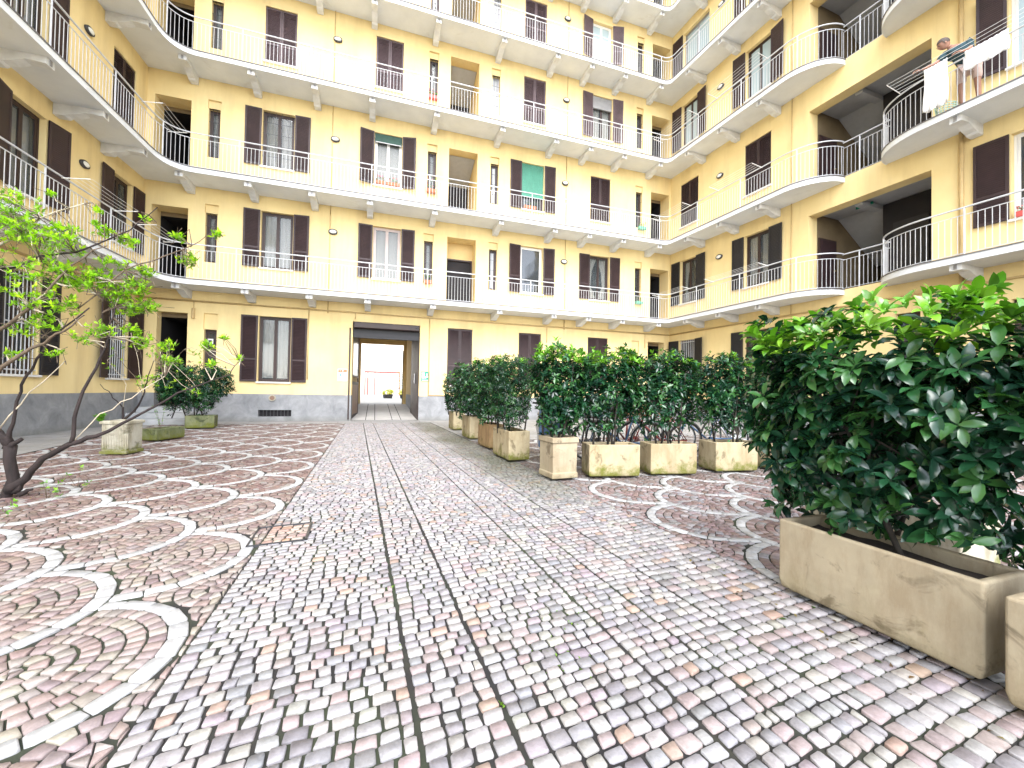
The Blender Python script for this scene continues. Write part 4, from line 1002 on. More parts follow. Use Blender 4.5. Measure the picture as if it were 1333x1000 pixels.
trunk=[(Vector((-3.58,5.55,-.02)),.12),(Vector((-3.52,5.60,.08)),.09),(cp(4,652,D0),.066),(cp(18,625,D0),.050),(cp(12,598,D0),.048),(cp(14,580,D0),.052)]
br=[]
br.append(([(cp(14,640,D0),.05),(cp(30,622,D0),.036),(cp(55,598,D0),.030),(cp(93,577,D0),.027),(cp(125,568,4.35),.020),(cp(175,545,4.5),.014),(cp(230,512,4.7),.010),(cp(296,488,4.9),.006),(cp(312,470,5),.003)],'bark'))
br.append(([(cp(93,577,D0),.020),(cp(96,545,D0),.017),(cp(107,510,4.35),.015),(cp(126,480,4.4),.013),(cp(142,440,4.45),.010),(cp(150,400,4.5),.007)],'bark'))
br.append(([(cp(8,585,D0),.03),(cp(16,550,D0),.016),(cp(25,510,4.3),.013),(cp(40,480,4.3),.012),(cp(70,440,4.25),.010),(cp(116,401,4.2),.006)],'bark'))
br.append(([(cp(14,580,D0),.045),(cp(6,570,D0),.05),(cp(-6,560,D0),.04)],'bark')); br.append(([(cp(14,582,D0),.03),(cp(29,571,D0),.018)],'bark')); br.append(([(cp(22,640,D0),.03),(cp(34,626,D0),.016)],'bark')); br.append(([(cp(24,645,D0),.03),(cp(42,637,D0),.012)],'bark'))
br.append(([(cp(-25,500,4.0),.02),(cp(15,470,4.05),.018),(cp(55,445,4.1),.014),(cp(85,430,4.1),.010),(cp(110,410,4.2),.006)],'twig'))
br.append(([(cp(-30,445,4.1),.02),(cp(30,410,4.1),.016),(cp(60,380,4.1),.012),(cp(95,345,4.2),.008),(cp(140,320,4.3),.005)],'twig'))
br.append(([(cp(-25,360,4.2),.02),(cp(50,335,4.2),.012),(cp(120,322,4.3),.009),(cp(170,300,4.5),.006),(cp(205,270,4.6),.004)],'bark'))
br.append(([(cp(-30,340,4.2),.018),(cp(15,310,4.2),.012),(cp(55,285,4.3),.008),(cp(110,265,4.4),.005)],'twig_pale'))
br.append(([(cp(100,400,4.3),.006),(cp(165,350,4.5),.008),(cp(215,335,4.7),.007),(cp(250,320,4.9),.005),(cp(280,302,5.0),.003)],'twig'))
br.append(([(cp(96,575,4.35),.006),(cp(130,540,4.5),.006),(cp(170,518,4.6),.005),(cp(215,490,4.8),.003)],'twig_pale'))
br.append(([(cp(0,560,4.3),.008),(cp(40,510,4.3),.006),(cp(85,470,4.3),.004)],'twig_pale'))
def cl(px,py,d,rad,n): return (cp(px,py,d),rad,n)
cls=[cl(15,262,4.2,.22,20),(cp(45,300,4.2),.28,30),cl(10,300,4.1,.2,18),cl(75,315,4.2,.22,20),cl(20,345,4.1,.22,12),cl(60,360,4.2,.25,22),cl(100,360,4.3,.22,26),cl(35,385,4.1,.2,14),
 cl(125,365,4.4,.16,20),cl(150,345,4.5,.14,9),cl(150,380,4.5,.14,20),cl(175,375,4.6,.15,22),cl(165,400,4.6,.16,22),cl(190,400,4.7,.13,14),cl(130,300,4.4,.10,9),cl(88,300,4.3,.10,9),cl(165,315,4.5,.10,9),cl(190,355,4.6,.09,8),
 cl(245,340,4.9,.10,12),cl(232,310,4.9,.07,5),cl(282,305,5.0,.06,5),cl(190,285,4.6,.05,3),cl(65,252,4.2,.05,3),cl(125,276,4.4,.05,3),
 cl(60,420,4.2,.14,12),cl(30,430,4.2,.12,7),cl(80,398,4.2,.16,14),cl(105,440,4.3,.10,6),cl(130,430,4.4,.12,10),cl(170,430,4.6,.10,9),cl(15,465,4.1,.1,3),cl(70,460,4.2,.07,4),
 cl(185,445,4.7,.12,8),cl(215,450,4.8,.10,8),cl(220,470,4.8,.08,6),cl(270,450,5,.08,6),cl(290,440,5,.03,3),cl(275,475,4.9,.05,4),cl(312,468,5,.03,3)]
cls=[(a,b,int(n*2.4)) for a,b,n in cls]
tree('pruned_tree','pruned young tree with dark trunk and bright green leaves at the left edge',trunk,br,cls,61)
# plant in ribbed pot
D1=8.35
def cq(px,py,d=D1): return cp(px,py,d)
tr=[(Vector((-3.80,9.06,.50)),.022),(cq(160,548),.020),(cq(160,530),.018)]
br2=[([(Vector((-3.78,9.04,.52)),.025),(cq(175,535),.020),(cq(187,515),.014),(cq(190,500),.010),(cq(200,470),.006)],'bark'),
 ([(cq(160,532),.014),(cq(155,525),.012),(cq(145,515),.008),(cq(130,500),.004)],'bark'),([(cq(187,515),.006),(cq(175,490),.005),(cq(150,460),.003)],'twig'),
 ([(cq(190,500),.006),(cq(215,480),.005),(cq(240,455),.003)],'twig'),([(cq(160,530),.006),(cq(165,500),.005),(cq(140,470),.003)],'twig_pale'),([(cq(187,515),.006),(cq(180,470),.005),(cq(170,430),.003)],'twig_pale')]
cl2=[(cq(185,498),.20,14),(cq(215,495),.25,16),(cq(150,470),.25,5),(cq(165,450),.25,6),(cq(235,475),.25,10),(cq(255,465),.22,8),(cq(205,460),.22,10),(cq(190,440),.22,8),(cq(250,510),.15,7)]
tree('potted_tree','leggy small tree with fresh green leaves rising from the ribbed planter',tr,br2,cl2,62,leafL=.075)
# bare shrub twigs beside left wing windows
def ground_shoots(label,spots,seed):
    r=np.random.default_rng(seed); root=empty('ground_shoots',(spots[0][0],spots[0][1],0)); tag(root,label,'plant')
    c=[];ax=[]; mb=MB()
    for (x,y,z,n) in spots:
        for k in range(n):
            e=Vector((x+r.normal(0,.12),y+r.normal(0,.12),z+r.normal(0,.05))); st=Vector((x,y,0)) if z<.3 else e-Vector((.1,.1,.05)); mb.tube([st,e],[.003,.0015],'twig',3); c.append(e-root.location); ax.append((r.normal(0,.5),r.normal(0,.5),.8))
    q=mb.build('shoots',root); q['kind']='stuff'; P,D,N_,Ls,Cc=rosettes(r,np.array([tuple(v) for v in c]),np.array(ax),(3,6),.05,np.ones(len(c),bool)); f=link('foliage',leaves_mesh('foliage',P,D,N_,Ls,Ls*.45,Cc*1.2,'leaf_soft',1),root); f['kind']='stuff'
ground_shoots('low green shoots on the ground beside the dark trunk at the left edge',[(-3.05,5.05,.10,6),(-2.95,5.7,.10,7),(-2.95,6.2,.10,6),(-3.0,4.7,.06,6),(-2.9,4.9,.05,5)],63)
# moss tufts
r=np.random.default_rng(5); c=[]
for (x,y,s,n) in ((.95,1.80,.10,50),(1.05,1.95,.06,30),(.9,1.65,.05,25),(.23,2.6,.01,16),(.545,1.5,.008,12),(.22,2.0,.008,12),(1.85,6.5,.10,20)):
    for k in range(n): c.append((x+r.normal(0,s),y+r.normal(0,s*1.4),.004))
c=np.array(c); n=len(c); d=unit(r,n)*np.array([1,1,.3]); d[:,2]=np.abs(d[:,2])+.25
me=leaves_mesh('moss',c,d,np.tile([0,0,1.],(n,1))+r.normal(0,.2,(n,3)),r.uniform(.008,.018,n),r.uniform(.006,.012,n),np.clip(np.tile([.10,.20,.01],(n,1))*r.uniform(.6,1.5,(n,1)),0,1),'leaf_soft',1)
tag(link('moss',me),kind='stuff')
r=np.random.default_rng(15); n=260; xs=[];
for (x,y,sx_,sy_,k) in ((-3.2,5.4,.5,.7,60),(2.3,1.6,.12,.8,45),(2.4,6.5,.15,2.5,60),(4.2,4.5,1.4,.25,50),(-3.6,10.5,.5,1.6,45)):
    for _ in range(k): xs.append((x+r.normal(0,sx_),y+r.normal(0,sy_),.014))
c=np.array(xs); n=len(c); d=unit(r,n)*np.array([1,1,.12]); pal=np.array([(.16,.09,.04),(.10,.06,.03),(.05,.09,.02),(.22,.17,.06)])
me=leaves_mesh('fallen_leaves',c,d,np.tile([0,0,1.],(n,1))+r.normal(0,.25,(n,3)),r.uniform(.02,.05,n),r.uniform(.010,.02,n),pal[r.integers(0,4,n)],'leaf_soft',1)
tag(link('fallen_leaves',me),kind='stuff')
# ------------------------------------------------------------------ bicycles
def bike_parts(col):
    P={}
    def wheel(cx):
        t=MB(); n=28; rr=.335
        t.tube([(cx+rr*math.cos(2*PI*i/n),0,.35+rr*math.sin(2*PI*i/n)) for i in range(n+1)],.017,'rubber',6,False)
        w=MB(); w.tube([(cx+(rr-.022)*math.cos(2*PI*i/n),0,.35+(rr-.022)*math.sin(2*PI*i/n)) for i in range(n+1)],.008,'chrome',4,False)
        for i in range(16): a=2*PI*i/16; w.tube([(cx,0.02*(-1)**i,.35),(cx+.31*math.cos(a),0,.35+.31*math.sin(a))],.0014,'chrome',3,False)
        w.tube([(cx,-.04,.35),(cx,.04,.35)],.02,'chrome',8); return t,w
    P['wheels']=[wheel(-.52),wheel(.52)]
    f=MB(); bb=(-.08,0,.30); st=(-.22,0,.78); hd=(.34,0,.80); hb=(.37,0,.66)
    for a,b,r_ in ((bb,st,.016),(st,hd,.015),(bb,hb,.018),(hd,hb,.019)): f.tube([a,b],r_,col,8)
    for s in (-1,1):
        f.tube([bb,(-.52,.05*s,.35)],.009,col,6); f.tube([st,(-.52,.05*s,.35)],.008,col,6); f.tube([hb,(.44,.045*s,.55),(.52,.05*s,.35)],.011,col,6)
    for cx in (-.52,.52): f.tube([(cx+.365*math.cos(a),0,.35+.365*math.sin(a)) for a in np.linspace(.3 if cx<0 else .9,2.7 if cx<0 else 2.6,12)],.012,'metal_grey',5)
    P['frame']=f
    s=MB(); s.tube([st,(-.245,0,.88)],.012,'chrome',6); s.tube([(-.36,0,.91),(-.30,0,.925),(-.2,0,.92),(-.10,0,.91)],[.05,.065,.035,.015],'rubber',8); P['saddle']=s
    h=MB(); h.tube([hd,(.33,0,.98)],.012,'chrome',6); h.tube([(.18,-.27,.98),(.27,-.24,1.0),(.34,0,.985),(.27,.24,1.0),(.18,.27,.98)],.011,'chrome',6); P['handlebar']=h
    c=MB(); c.tube([(bb[0]+.09*math.cos(a),.05,bb[2]+.09*math.sin(a)) for a in np.linspace(0,2*PI,15)],.006,'chrome',4,False); c.tube([(bb[0],.06,bb[2]),(bb[0]+.1,.08,bb[2]-.13),(bb[0]+.1,.15,bb[2]-.13)],.009,'chrome',5); c.tube([(bb[0],-.06,bb[2]),(bb[0]-.1,-.08,bb[2]+.13),(bb[0]-.1,-.15,bb[2]+.13)],.009,'chrome',5); c.box(-.52,-.08,.048,.056,.26,.36,col); P['crank']=c
    return P
def basket(root,mat,x,z):
    mb=MB(); 
    for k in range(5): q=k/4; mb.tube([(x-.13-.03*q,-.15-.02*q,z+.22*q),(x+.13+.03*q,-.15-.02*q,z+.22*q),(x+.13+.03*q,.15+.02*q,z+.22*q),(x-.13-.03*q,.15+.02*q,z+.22*q),(x-.13-.03*q,-.15-.02*q,z+.22*q)],.009,mat,4,False)
    for i in range(7):
        t=-1+i/3
        for s in (-1,1): mb.tube([(x+.13*t,.15*s,z),(x+.16*t,.17*s,z+.22)],.006,mat,4,False); mb.tube([(x+.13*s,.15*t,z),(x+.16*s,.17*t,z+.22)],.006,mat,4,False)
    mb.box(x-.13,x+.13,-.15,.15,z,z+.01,mat); mb.build('basket',root,local=True)
bcache={}
def bike(loc,rz,lean,col,label,bask=None):
    root=empty('bicycle',loc,rz); root.rotation_euler=(lean,0,rz); tag(root,label,'bicycle','bicycles parked behind the hedge')
    if col not in bcache:
        P=bike_parts(col); bcache[col]=dict(w=[(a.mesh('wheel',smooth=True),b.mesh('rim',smooth=True)) for a,b in P['wheels']],**{k:P[k].mesh(k,smooth=True) for k in('frame','saddle','handlebar','crank')})
    M=bcache[col]
    for a,b in M['w']: w=link('wheel',a,root); link('rim',b,w)
    for k in('frame','saddle','handlebar','crank'): link(k,M[k],root)
    if bask: basket(root,bask,.55,.78)
bike((3.75,6.5,0),R(195),.06,'bike_black','black bicycle first from the left behind the left trough')
bike((4.35,6.15,0),R(160),-.07,'bike_blue','blue bicycle behind the gap between the first two troughs','metal_dark')
bike((4.75,6.55,0),R(205),.08,'bike_red','red bicycle behind the moss striped trough','metal_dark')
bike((5.25,6.2,0),R(170),-.05,'bike_red','red bicycle with a wicker basket behind the moss striped trough','wicker')
bike((5.75,6.7,0),R(215),.08,'bike_black','black bicycle with a wicker basket between the second and third troughs','wicker')
bike((6.45,6.3,0),R(160),.05,'bike_blue','blue bicycle behind the third trough')
bike((7.3,6.6,0),R(190),-.06,'bike_white','white bicycle behind the right end of the row')
bike((8.2,6.9,0),R(200),.06,'bike_green','green bicycle at the far right of the parked row')
# scooter behind corner planter
root=empty('motor_scooter',(3.05,6.35,0),R(250)); tag(root,'dark blue and white motor scooter half hidden behind the square corner planter','scooter')
mb=MB()
prof=[(-.75,.45),(-.78,.62),(-.6,.74),(-.1,.74),(.0,.55),(.05,.32),(.42,.30),(.50,.45),(.55,.95),(.62,.95),(.60,.35),(.45,.20),(0,.2),(-.35,.25),(-.5,.42)]
mb.prism(prof,lambda q,t:(q[0],-.14 if t==0 else .14,q[1]),'bike_white'); mb.build('body',root,local=True,bevel=.04)
mb=MB(); mb.prism([(-.72,.75),(-.62,.83),(-.2,.82),(-.08,.75)],lambda q,t:(q[0],-.13 if t==0 else .13,q[1]),'bike_black'); mb.build('seat',root,local=True,bevel=.03)
mb=MB(); mb.prism([(.57,.35),(.66,.96),(.70,.96),(.72,.6),(.66,.35)],lambda q,t:(q[0],-.2 if t==0 else .2,q[1]),'bike_blue'); mb.build('shield',root,local=True,bevel=.03)
mb=MB(); mb.tube([(.6,-.3,1.03),(.62,0,1.0),(.6,.3,1.03)],.016,'rubber',6); mb.box(.6,.72,-.1,.1,.94,1.06,'bike_white'); mb.build('handlebar',root,local=True)
for cx in (-.55,.72):
    mb=MB(); mb.tube([(cx+.17*math.cos(a),0,.22+.17*math.sin(a)) for a in np.linspace(0,2*PI,21)],.05,'rubber',8,False); w=mb.build('wheel',root,local=True,smooth=True)
    q=MB(); q.tube([(cx,-.03,.22),(cx,.03,.22)],.12,'chrome',14); q.build('rim',w,local=True)
# ------------------------------------------------------------------ things on the balconies
def rack(W,u0,u1,lv,label,out=.5,zoff=.0,n=5):
    z=ZF[lv]+1.08+zoff; o=empty('drying_rack',W.P((u0+u1)/2,-1.0,z)); tag(o,label,'drying rack','wire drying racks hung outside the balcony rails'); mb=MB()
    for u in (u0,u1): mb.tube([W.P(u,-.97,z),W.P(u,-.97-out,z+.05)],.011,'frame_white',5)
    mb.build('arm_pair',o)
    mb=MB()
    for k in range(n): y=-1.06-(out-.06)*k/(n-1); zz=z+.05*(k/(n-1)); mb.tube([W.P(u0,y,zz),W.P((u0+u1)/2,y,zz-.012),W.P(u1,y,zz)],.004,'frame_white',4)
    mb.build('wires',o); return o
rack(RW,.55,2.3,1,'white wire drying rack on the right wing first floor rail beside the corner'); rack(RW,3.5,5.75,1,'white wire drying rack on the right wing first floor rail at the second window')
rack(RW,.5,2.3,2,'white wire drying rack on the right wing second floor rail beside the corner'); rack(RW,3.7,5.5,2,'white wire drying rack on the right wing second floor rail at the second window')
rack(RW,.5,2.6,3,'white wire drying rack on the right wing third floor rail beside the corner'); rack(RW,3.6,5.7,3,'white wire drying rack on the right wing third floor rail at the second window')
rack(LW,-4.9,-3.2,1,'white wire drying rack on the left wing first floor rail at the near window'); rack(LW,-2.3,-.9,1,'white wire drying rack on the left wing first floor rail near the corner')
rack(LW,-2.2,-.8,2,'white wire drying rack on the left wing second floor rail near the corner')
rack(RW,9.35,12.6,2,'long white wire drying rack full of washing in front of the leaning man',out=.55,n=5)
def cloth(u0,u1,y,zt,zb,label,seed,name='hanging_cloth'):
    r=random.Random(seed); mb=MB(); n=22; m=10; vs=[];fs=[]
    for side in (0,1):
        pass
    for j in range(m+1):
        for i in range(n+1):
            u=u0+(u1-u0)*i/n; t=j/m; vs.append(RW.P(u+.015*math.sin(t*5+i*.2),y-.012-.02*math.sin(i*.9+seed)*t-.012*math.sin(i*2.1),zt+(zb-zt)*t+.02*math.sin(i*.7+seed)*t-.015*math.sin(PI*i/n)))
    for j in range(m):
        for i in range(n): fs.append((j*(n+1)+i,j*(n+1)+i+1,(j+1)*(n+1)+i+1,(j+1)*(n+1)+i))
    mb.add(vs,fs,'cloth_white'); q=mb.build(name,smooth=True,fix=False); md=q.modifiers.new('s','SOLIDIFY'); md.thickness=.004; tag(q,label,'laundry','white washing on the balcony rack'); return q
ry=-1.35
cloth(9.98,10.42,-1.30,9.10,8.05,'crumpled white shirt hanging from the rack below the man\'s hands',1)
cloth(10.66,11.35,-1.22,9.06,8.62,'wide white towel hanging on the rack to the right of the man',2)
cloth(11.75,12.3,-1.22,9.12,8.5,'white cloth hanging at the right edge of the frame on the rack',3)
# laundry basket
b_=empty('laundry_basket',RW.P(10.15,-.75,ZF[2])); tag(b_,'pale green laundry basket on the balcony floor behind the washing','laundry basket')
mb=MB(); n=20
for k in range(6): t=k/5; mb.tube([(.20*(1+.25*t)*math.cos(2*PI*i/n),.15*(1+.25*t)*math.sin(2*PI*i/n),.02+.26*t) for i in range(n+1)],.010,'basket_mint',4,False)
for i in range(n): a=2*PI*i/n; mb.tube([(.2*math.cos(a),.15*math.sin(a),.02),(.25*math.cos(a),.1875*math.sin(a),.28)],.009,'basket_mint',4,False)
mb.prism([(.2*math.cos(2*PI*i/n),.15*math.sin(2*PI*i/n)) for i in range(n)],lambda q,t:(q[0],q[1],.0 if t==0 else .02),'basket_mint'); mb.build('basket_body',b_,local=True)
# window boxes and pots
def flowerbox(W,u0,u1,z,y,label,fl,seed,h=.18,pots='terracotta'):
    root=empty('flower_box',W.P((u0+u1)/2,y,z)); tag(root,label,'flower box'); mb=MB(); mb.box(u0,u1,y-.07,y+.07,z,z+.13,pots,X=W.P); mb.build('box',root,bevel=.01)
    r=np.random.default_rng(seed); n=36; c=np.array([W.P(r.uniform(u0,u1),y+r.normal(0,.04),z+.13+r.uniform(0,h)) for _ in range(n)])-np.array(origin_of(root))
    P,D,N_,Ls,Cc=rosettes(r,c,r.normal(0,.5,(n,3))+np.array([0,0,.8]),(3,6),.045,r.random(n)<.5); f=link('foliage',leaves_mesh('foliage',P,D,N_,Ls,Ls*.5,Cc,'leaf_soft',1),root); f['kind']='stuff'
    if fl:
        mb=MB()
        for k in range(16):
            p=W.P(r.uniform(u0,u1),y-.05+r.normal(0,.03),z+.16+r.uniform(0,h)); s=.018
            mb.add([(p[0]+s,p[1],p[2]),(p[0]-s,p[1],p[2]),(p[0],p[1]+s,p[2]),(p[0],p[1]-s,p[2]),(p[0],p[1],p[2]+s),(p[0],p[1],p[2]-s)],[(0,2,4),(2,1,4),(1,3,4),(3,0,4),(2,0,5),(1,2,5),(3,1,5),(0,3,5)],fl)
        mb.build('blossom',root)
flowerbox(B,7.05,7.35,SILL[2]+.02,-.02,'pink flowering pot on the left of the second floor sill under the green roller','pink_flower',71)
flowerbox(B,7.42,7.92,SILL[2]+.02,-.02,'red flower box on the second floor sill under the green roller','red',72)
flowerbox(B,8.9,9.3,SILL[2]+.0,-.09,'stepped rack of potted plants at the narrow second floor window','red',73,h=.5)
flowerbox(B,8.92,9.28,SILL[3]-.02,-.08,'small red window box at the narrow third floor window','red',74,pots='red')
flowerbox(B,12.95,13.5,SILL[2]+.02,-.02,'green leafy box on the sill below the green slatted blind',None,75)
flowerbox(B,18.55,18.95,SILL[2]-.1,-.1,'green box plant at the narrow second floor window near the right corner',None,76,h=.25,pots='blind_green')
flowerbox(B,18.45,18.8,SILL[1]-.02,-.09,'green and white box at the narrow first floor window near the right corner',None,77,pots='blind_green')
flowerbox(B,8.9,9.2,SILL[1]-.02,-.07,'small green plant at the narrow first floor window',None,78)
flowerbox(RW,11.05,11.25,SILL[1]+.0,-.03,'small red pot on the first floor sill at the far right','red',79,pots='red',h=.1)
# ------------------------------------------------------------------ person
def skin_obj(name,verts,edges,radii,mat,parent,root_i=0,sub=2):
    me=bpy.data.meshes.new(name); me.from_pydata(verts,edges,[]); me.materials.append(MATS[mat]); o=link(name,me,parent)
    md=o.modifiers.new('sk','SKIN'); md.use_smooth_shade=True
    for i,r_ in enumerate(radii):
        rr=r_ if isinstance(r_,tuple) else (r_,r_); me.skin_vertices[0].data[i].radius=rr
    me.skin_vertices[0].data[root_i].use_root=True
    s=o.modifiers.new('ss','SUBSURF'); s.levels=sub; s.render_levels=sub; return o
pr=empty('person',RW.P(10.55,-.74,ZF[2]))
pr.scale=(1.07,1.07,1.07)
tag(pr,'person in a dark teal t-shirt leaning over the balcony rail to hang washing','person')
# local frame here: x = world x, y = world y ; outward over the rail is -x, towards the stairwell is +y
V=[(0,0,.90),(-.03,.02,1.08),(-.10,.08,1.25),(-.17,.15,1.36),(-.22,.21,1.43),(-.25,.25,1.47),
   (.02,-.10,.86),(.03,-.12,.46),(.06,-.13,.07),(-.04,-.15,.03),
   (-.04,.11,.86),(.0,.13,.46),(.04,.13,.07),(-.06,.12,.03),
   (-.10,-.02,1.36),(-.20,-.10,1.17),(-.38,-.05,1.10),(-.43,-.02,1.09),
   (-.20,.30,1.33),(-.34,.42,1.18),(-.46,.56,1.13),(-.49,.60,1.13)]
E=[(0,1),(1,2),(2,3),(3,4),(4,5),(0,6),(6,7),(7,8),(8,9),(0,10),(10,11),(11,12),(12,13),(3,14),(14,15),(15,16),(16,17),(3,18),(18,19),(19,20),(20,21)]
Rd=[(.13,.11),(.13,.11),(.15,.12),(.12,.10),.055,.05,.085,.055,.04,.035,.085,.055,.04,.035,.06,.042,.028,.026,.06,.042,.028,.026]
body=skin_obj('body',V,E,Rd,'skin',pr)
def seg(name,idx,edges,rad,mat): 
    skin_obj(name,[V[i] for i in idx],edges,rad,mat,pr)
# shirt: torso and sleeves
vs=[V[0],V[1],V[2],V[3],V[14],tuple((Vector(V[14])*.2+Vector(V[15])*.8)),V[18],tuple((Vector(V[18])*.2+Vector(V[19])*.8))]
vs[0]=(0,0,.94)
skin_obj('shirt',vs,[(0,1),(1,2),(2,3),(3,4),(4,5),(3,6),(6,7)],[(.185,.17),(.19,.17),(.205,.18),(.165,.145),.095,.065,.095,.065],'shirt_teal',pr)
vs=[(0,0,.90),V[6],(.03,-.12,.55),V[10],(.0,.13,.55)]
skin_obj('shorts',vs,[(0,1),(1,2),(0,3),(3,4)],[(.15,.13),.105,.078,.105,.078],'shorts_beige',pr)
# head with face
hc=Vector((-.29,.30,1.545)); fw=Vector((-.55,.62,-.56)).normalized(); upv=Vector((-.35,.30,.85)); rt=fw.cross(upv).normalized(); upv=rt.cross(fw).normalized()
def hp(a,b,c): return hc+rt*a+fw*b+upv*c
bm=bmesh.new(); bmesh.ops.create_icosphere(bm,subdivisions=4,radius=1)
for v in bm.verts:
    x,y,z=v.co; a,b,c=x*.077,y*.098,z*.118
    if z<0: a*=1+z*.30; b+=.012*(-z)*(1 if y>0 else -.6); 
    g=math.exp(-((x*1.0)**2*14+(z+.05)**2*22)); 
    if y>.3: b+=.028*g                                  # nose
    g2=math.exp(-(((abs(x)-.38)**2)*60+(z-.12)**2*80)); 
    if y>.3: b-=.010*g2                                 # eye sockets
    g3=math.exp(-(x**2*10+(z+.5)**2*60)); 
    if y>.3: b+=.007*g3                                 # mouth
    v.co=hp(a,b,c)
for s in (-1,1):
    r_=bmesh.ops.create_icosphere(bm,subdivisions=2,radius=1)
    for v in r_['verts']: x,y,z=v.co; v.co=hp(s*.080+x*.010,-.005+y*.020,-.005+z*.032)
for f in bm.faces: f.smooth=True
me=bpy.data.meshes.new('head'); bm.to_mesh(me); bm.free(); me.materials.append(MATS['skin']); head=link('head',me,pr)
mb=MB()
for s in (-1,1):
    c_=hp(s*.030,.088,.014); mb.tube([c_-fw*.006,c_+fw*.004],.010,'metal_dark',8)
    c_=hp(s*.030,.098,.032); mb.tube([c_-rt*.018,c_+rt*.018],.004,'hair_grey',5)
c_=hp(0,.100,-.058); mb.tube([c_-rt*.024,c_+rt*.024],.004,'red',5); mb.build('face_features',head,local=True)
bm=bmesh.new(); bmesh.ops.create_icosphere(bm,subdivisions=4,radius=1)
for v in list(bm.verts):
    x,y,z=v.co; n_=1+.03*math.sin(x*23)*math.sin(z*19+y*17); v.co=hp(x*.088*n_,(y*.106-.012)*n_,(z*.116+.022)*n_)
    if (y>.40 and z<.30) or z<-.45: v.tag=True
bmesh.ops.delete(bm,geom=[v for v in bm.verts if v.tag],context='VERTS')
for f in bm.faces: f.smooth=True
me=bpy.data.meshes.new('hair'); bm.to_mesh(me); bm.free(); me.materials.append(MATS['hair_grey']); link('hair',me,head)
# hands with five fingers each
for hi,(w,e) in enumerate(((Vector(V[17]),Vector(V[16])),(Vector(V[21]),Vector(V[20])))):
    d=(w-e).normalized(); sd=d.cross(Vector((0,0,1))).normalized(); dn=Vector((0,0,-1))
    vs=[w,w+d*.045,w+d*.075]; ed=[(0,1),(1,2)]; rd=[.024,(.036,.016),(.036,.014)]
    for k,(o_,L_) in enumerate(((-.030,.062),(-.010,.072),(.010,.068),(.030,.052))):
        i=len(vs); b0=w+d*.082+sd*o_; vs+=[b0,b0+d*L_*.45+dn*.006,b0+d*L_*.75+dn*.024,b0+d*L_*.85+dn*.045]; ed+=[(2,i),(i,i+1),(i+1,i+2),(i+2,i+3)]; rd+=[.009,.009,.008,.007]
    i=len(vs); s_=-1 if hi==0 else 1; t0=w+d*.025+sd*.03*s_; vs+=[t0,t0+d*.025+sd*.02*s_+dn*.008,t0+d*.05+sd*.02*s_+dn*.024]; ed+=[(0,i),(i,i+1),(i+1,i+2)]; rd+=[.012,.010,.008]
    skin_obj('hand',[tuple(v) for v in vs],ed,rd,'skin',pr,sub=1)
# shoes
for (a_,b_) in ((8,9),(12,13)):
    p=Vector(V[a_]); q=Vector(V[b_]); mb=MB(); d=(q-p); d.z=0; d.normalize(); mb.tube([Vector((p.x,p.y,.045))-d*.05,Vector((p.x,p.y,.045))+d*.06,Vector((p.x,p.y,.035))+d*.16],[.045,.045,.032],'rubber',8); mb.build('shoe',pr,local=True,smooth=True)
# ------------------------------------------------------------------ beyond the passage
fb=empty('far_building',(3,62,RZ)); tag(fb,'pale building seen far away through the gateway','building')
def fbx(x0,x1,y0,y1,z0,z1,mat,name): mb=MB(); mb.box(x0,x1,y0,y1,z0,z1,mat); return mb.build(name,fb)
fbx(-14,20,62,66,RZ,16,'far_wall','wall')
for x in (-2,1,4,7): 
    for z in (4.6,8,11.4): fbx(x,x+1,61.93,61.99,z,z+1.8,'glass_pale','window')
fbx(4.3,5.6,61.93,61.99,2.0,3.4,'frame_pink','window')
gt=empty('red_portico',(3.0,55,RZ)); tag(gt,'red metal frame with red posts standing in the far yard','metal frame')
mb=MB(); mb.box(1.0,5.3,54.9,55.1,3.2,3.42,'red'); mb.build('beam',gt)
for x in (1.0,1.35,2.2,2.9,5.2): mb=MB(); mb.box(x,x+.1,54.92,55.08,RZ,3.2,'red'); mb.build('post',gt)
mb=MB(); mb.box(1.1,2.2,55.02,55.06,RZ,2.6,'frame_pink'); mb.build('panel',gt)
for x,n_,lab in ((2.6,81,'yellow flowering tub on the left beyond the gateway'),(4.0,82,'yellow flowering tub on the right beyond the gateway')):
    rt_=empty('flower_tub',(x,37,RZ)); tag(rt_,lab,'flower tub'); mb=MB(); mb.prism([(.45*math.cos(2*PI*i/16),.45*math.sin(2*PI*i/16)) for i in range(16)],lambda q,t:(q[0]*(.8 if t==0 else 1),q[1]*(.8 if t==0 else 1),0 if t==0 else .35),'metal_dark'); mb.build('tub',rt_,local=True)
    r=np.random.default_rng(n_); k=160; c=unit(r,k)*np.array([.6,.5,.55])*r.uniform(.5,1,(k,1)); c[:,2]=np.abs(c[:,2])+.35
    P,D,N_,Ls,Cc=rosettes(r,c,c-np.array([0,0,.2]),(4,7),.12,np.ones(k,bool)); Cc[:]=np.where(r.random((len(Cc),1))<.65,np.array([[.75,.62,.04]]),np.array([[.25,.35,.05]])); f=link('blossom',leaves_mesh('blossom',P,D,N_,Ls,Ls*.6,Cc,'leaf_soft',1),rt_); f['kind']='stuff'
rt_=hedge((5.0,42,RZ),0,2.6,1.2,0,2.6,.14,150,'pale green bush beyond the gateway behind the yellow tubs',83,cat='bush',name='yard_bush',group=None,detail=1,young=.9,ytop=1,stems=3)
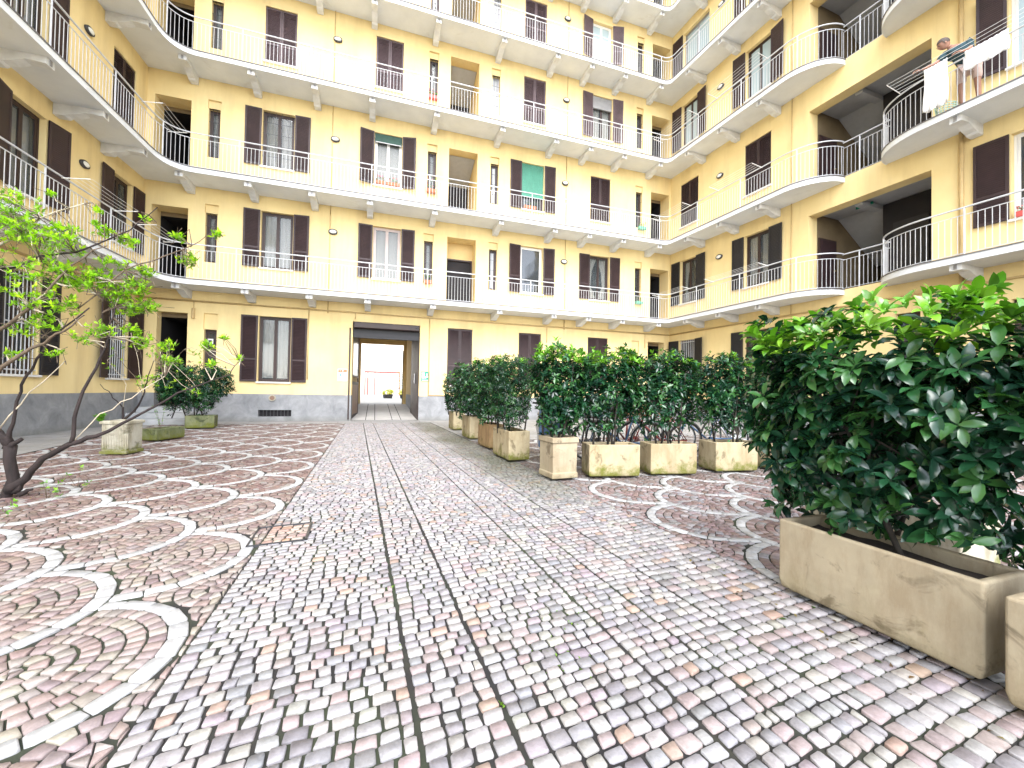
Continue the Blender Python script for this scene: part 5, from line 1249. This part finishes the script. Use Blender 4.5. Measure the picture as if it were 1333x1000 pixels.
# ------------------------------------------------------------------ light, sky, camera
wd=bpy.data.worlds.new('World'); bpy.context.scene.world=wd; wd.use_nodes=True; nt=wd.node_tree
sk=nt.nodes.new('ShaderNodeTexSky'); sk.sky_type='NISHITA'; sk.sun_disc=False; SE,SR=R(47),R(195)
sk.sun_elevation=SE; sk.sun_rotation=SR; sk.air_density=1.0; sk.dust_density=1.0; sk.ozone_density=1.0
hs=nt.nodes.new('ShaderNodeHueSaturation'); hs.inputs['Saturation'].default_value=.42; nt.links.new(sk.outputs[0],hs.inputs['Color'])
nt.links.new(hs.outputs[0],nt.nodes['Background'].inputs[0]); nt.nodes['Background'].inputs[1].default_value=.15
sun=bpy.data.lights.new('sun','SUN'); sun.energy=.62; sun.angle=R(35); sun.color=(1,.99,.97); so=bpy.data.objects.new('sun',sun); C.objects.link(so)
dv=Vector((math.sin(SR)*math.cos(SE),math.cos(SR)*math.cos(SE),math.sin(SE))); so.rotation_euler=dv.to_track_quat('Z','Y').to_euler()
cam=bpy.data.cameras.new('camera'); co=bpy.data.objects.new('camera',cam); C.objects.link(co); bpy.context.scene.camera=co
cam.sensor_fit='HORIZONTAL'; cam.sensor_width=36; cam.lens=540/1333*36; cam.clip_end=500; cam.clip_start=.05
yaw=math.atan(203.5/540); p_=R(1.0); ro=R(1.03)
fwd=Vector((math.sin(yaw)*math.cos(p_),math.cos(yaw)*math.cos(p_),math.sin(p_))); right=Vector((math.cos(yaw),-math.sin(yaw),0)); up=right.cross(fwd)
# photograph leans clockwise: roll the camera counter-clockwise
rt2=right*math.cos(ro)+up*math.sin(ro); up2=up*math.cos(ro)-right*math.sin(ro)
M=Matrix((rt2,up2,-fwd)).transposed().to_4x4(); M.translation=Vector((0,0,H)); co.matrix_world=M
sc=bpy.context.scene; sc.view_settings.view_transform='Standard'; sc.view_settings.look='None'; sc.view_settings.exposure=2.62; sc.view_settings.gamma=1
sc.cycles.max_bounces=8; sc.cycles.diffuse_bounces=5; sc.cycles.use_denoising=True
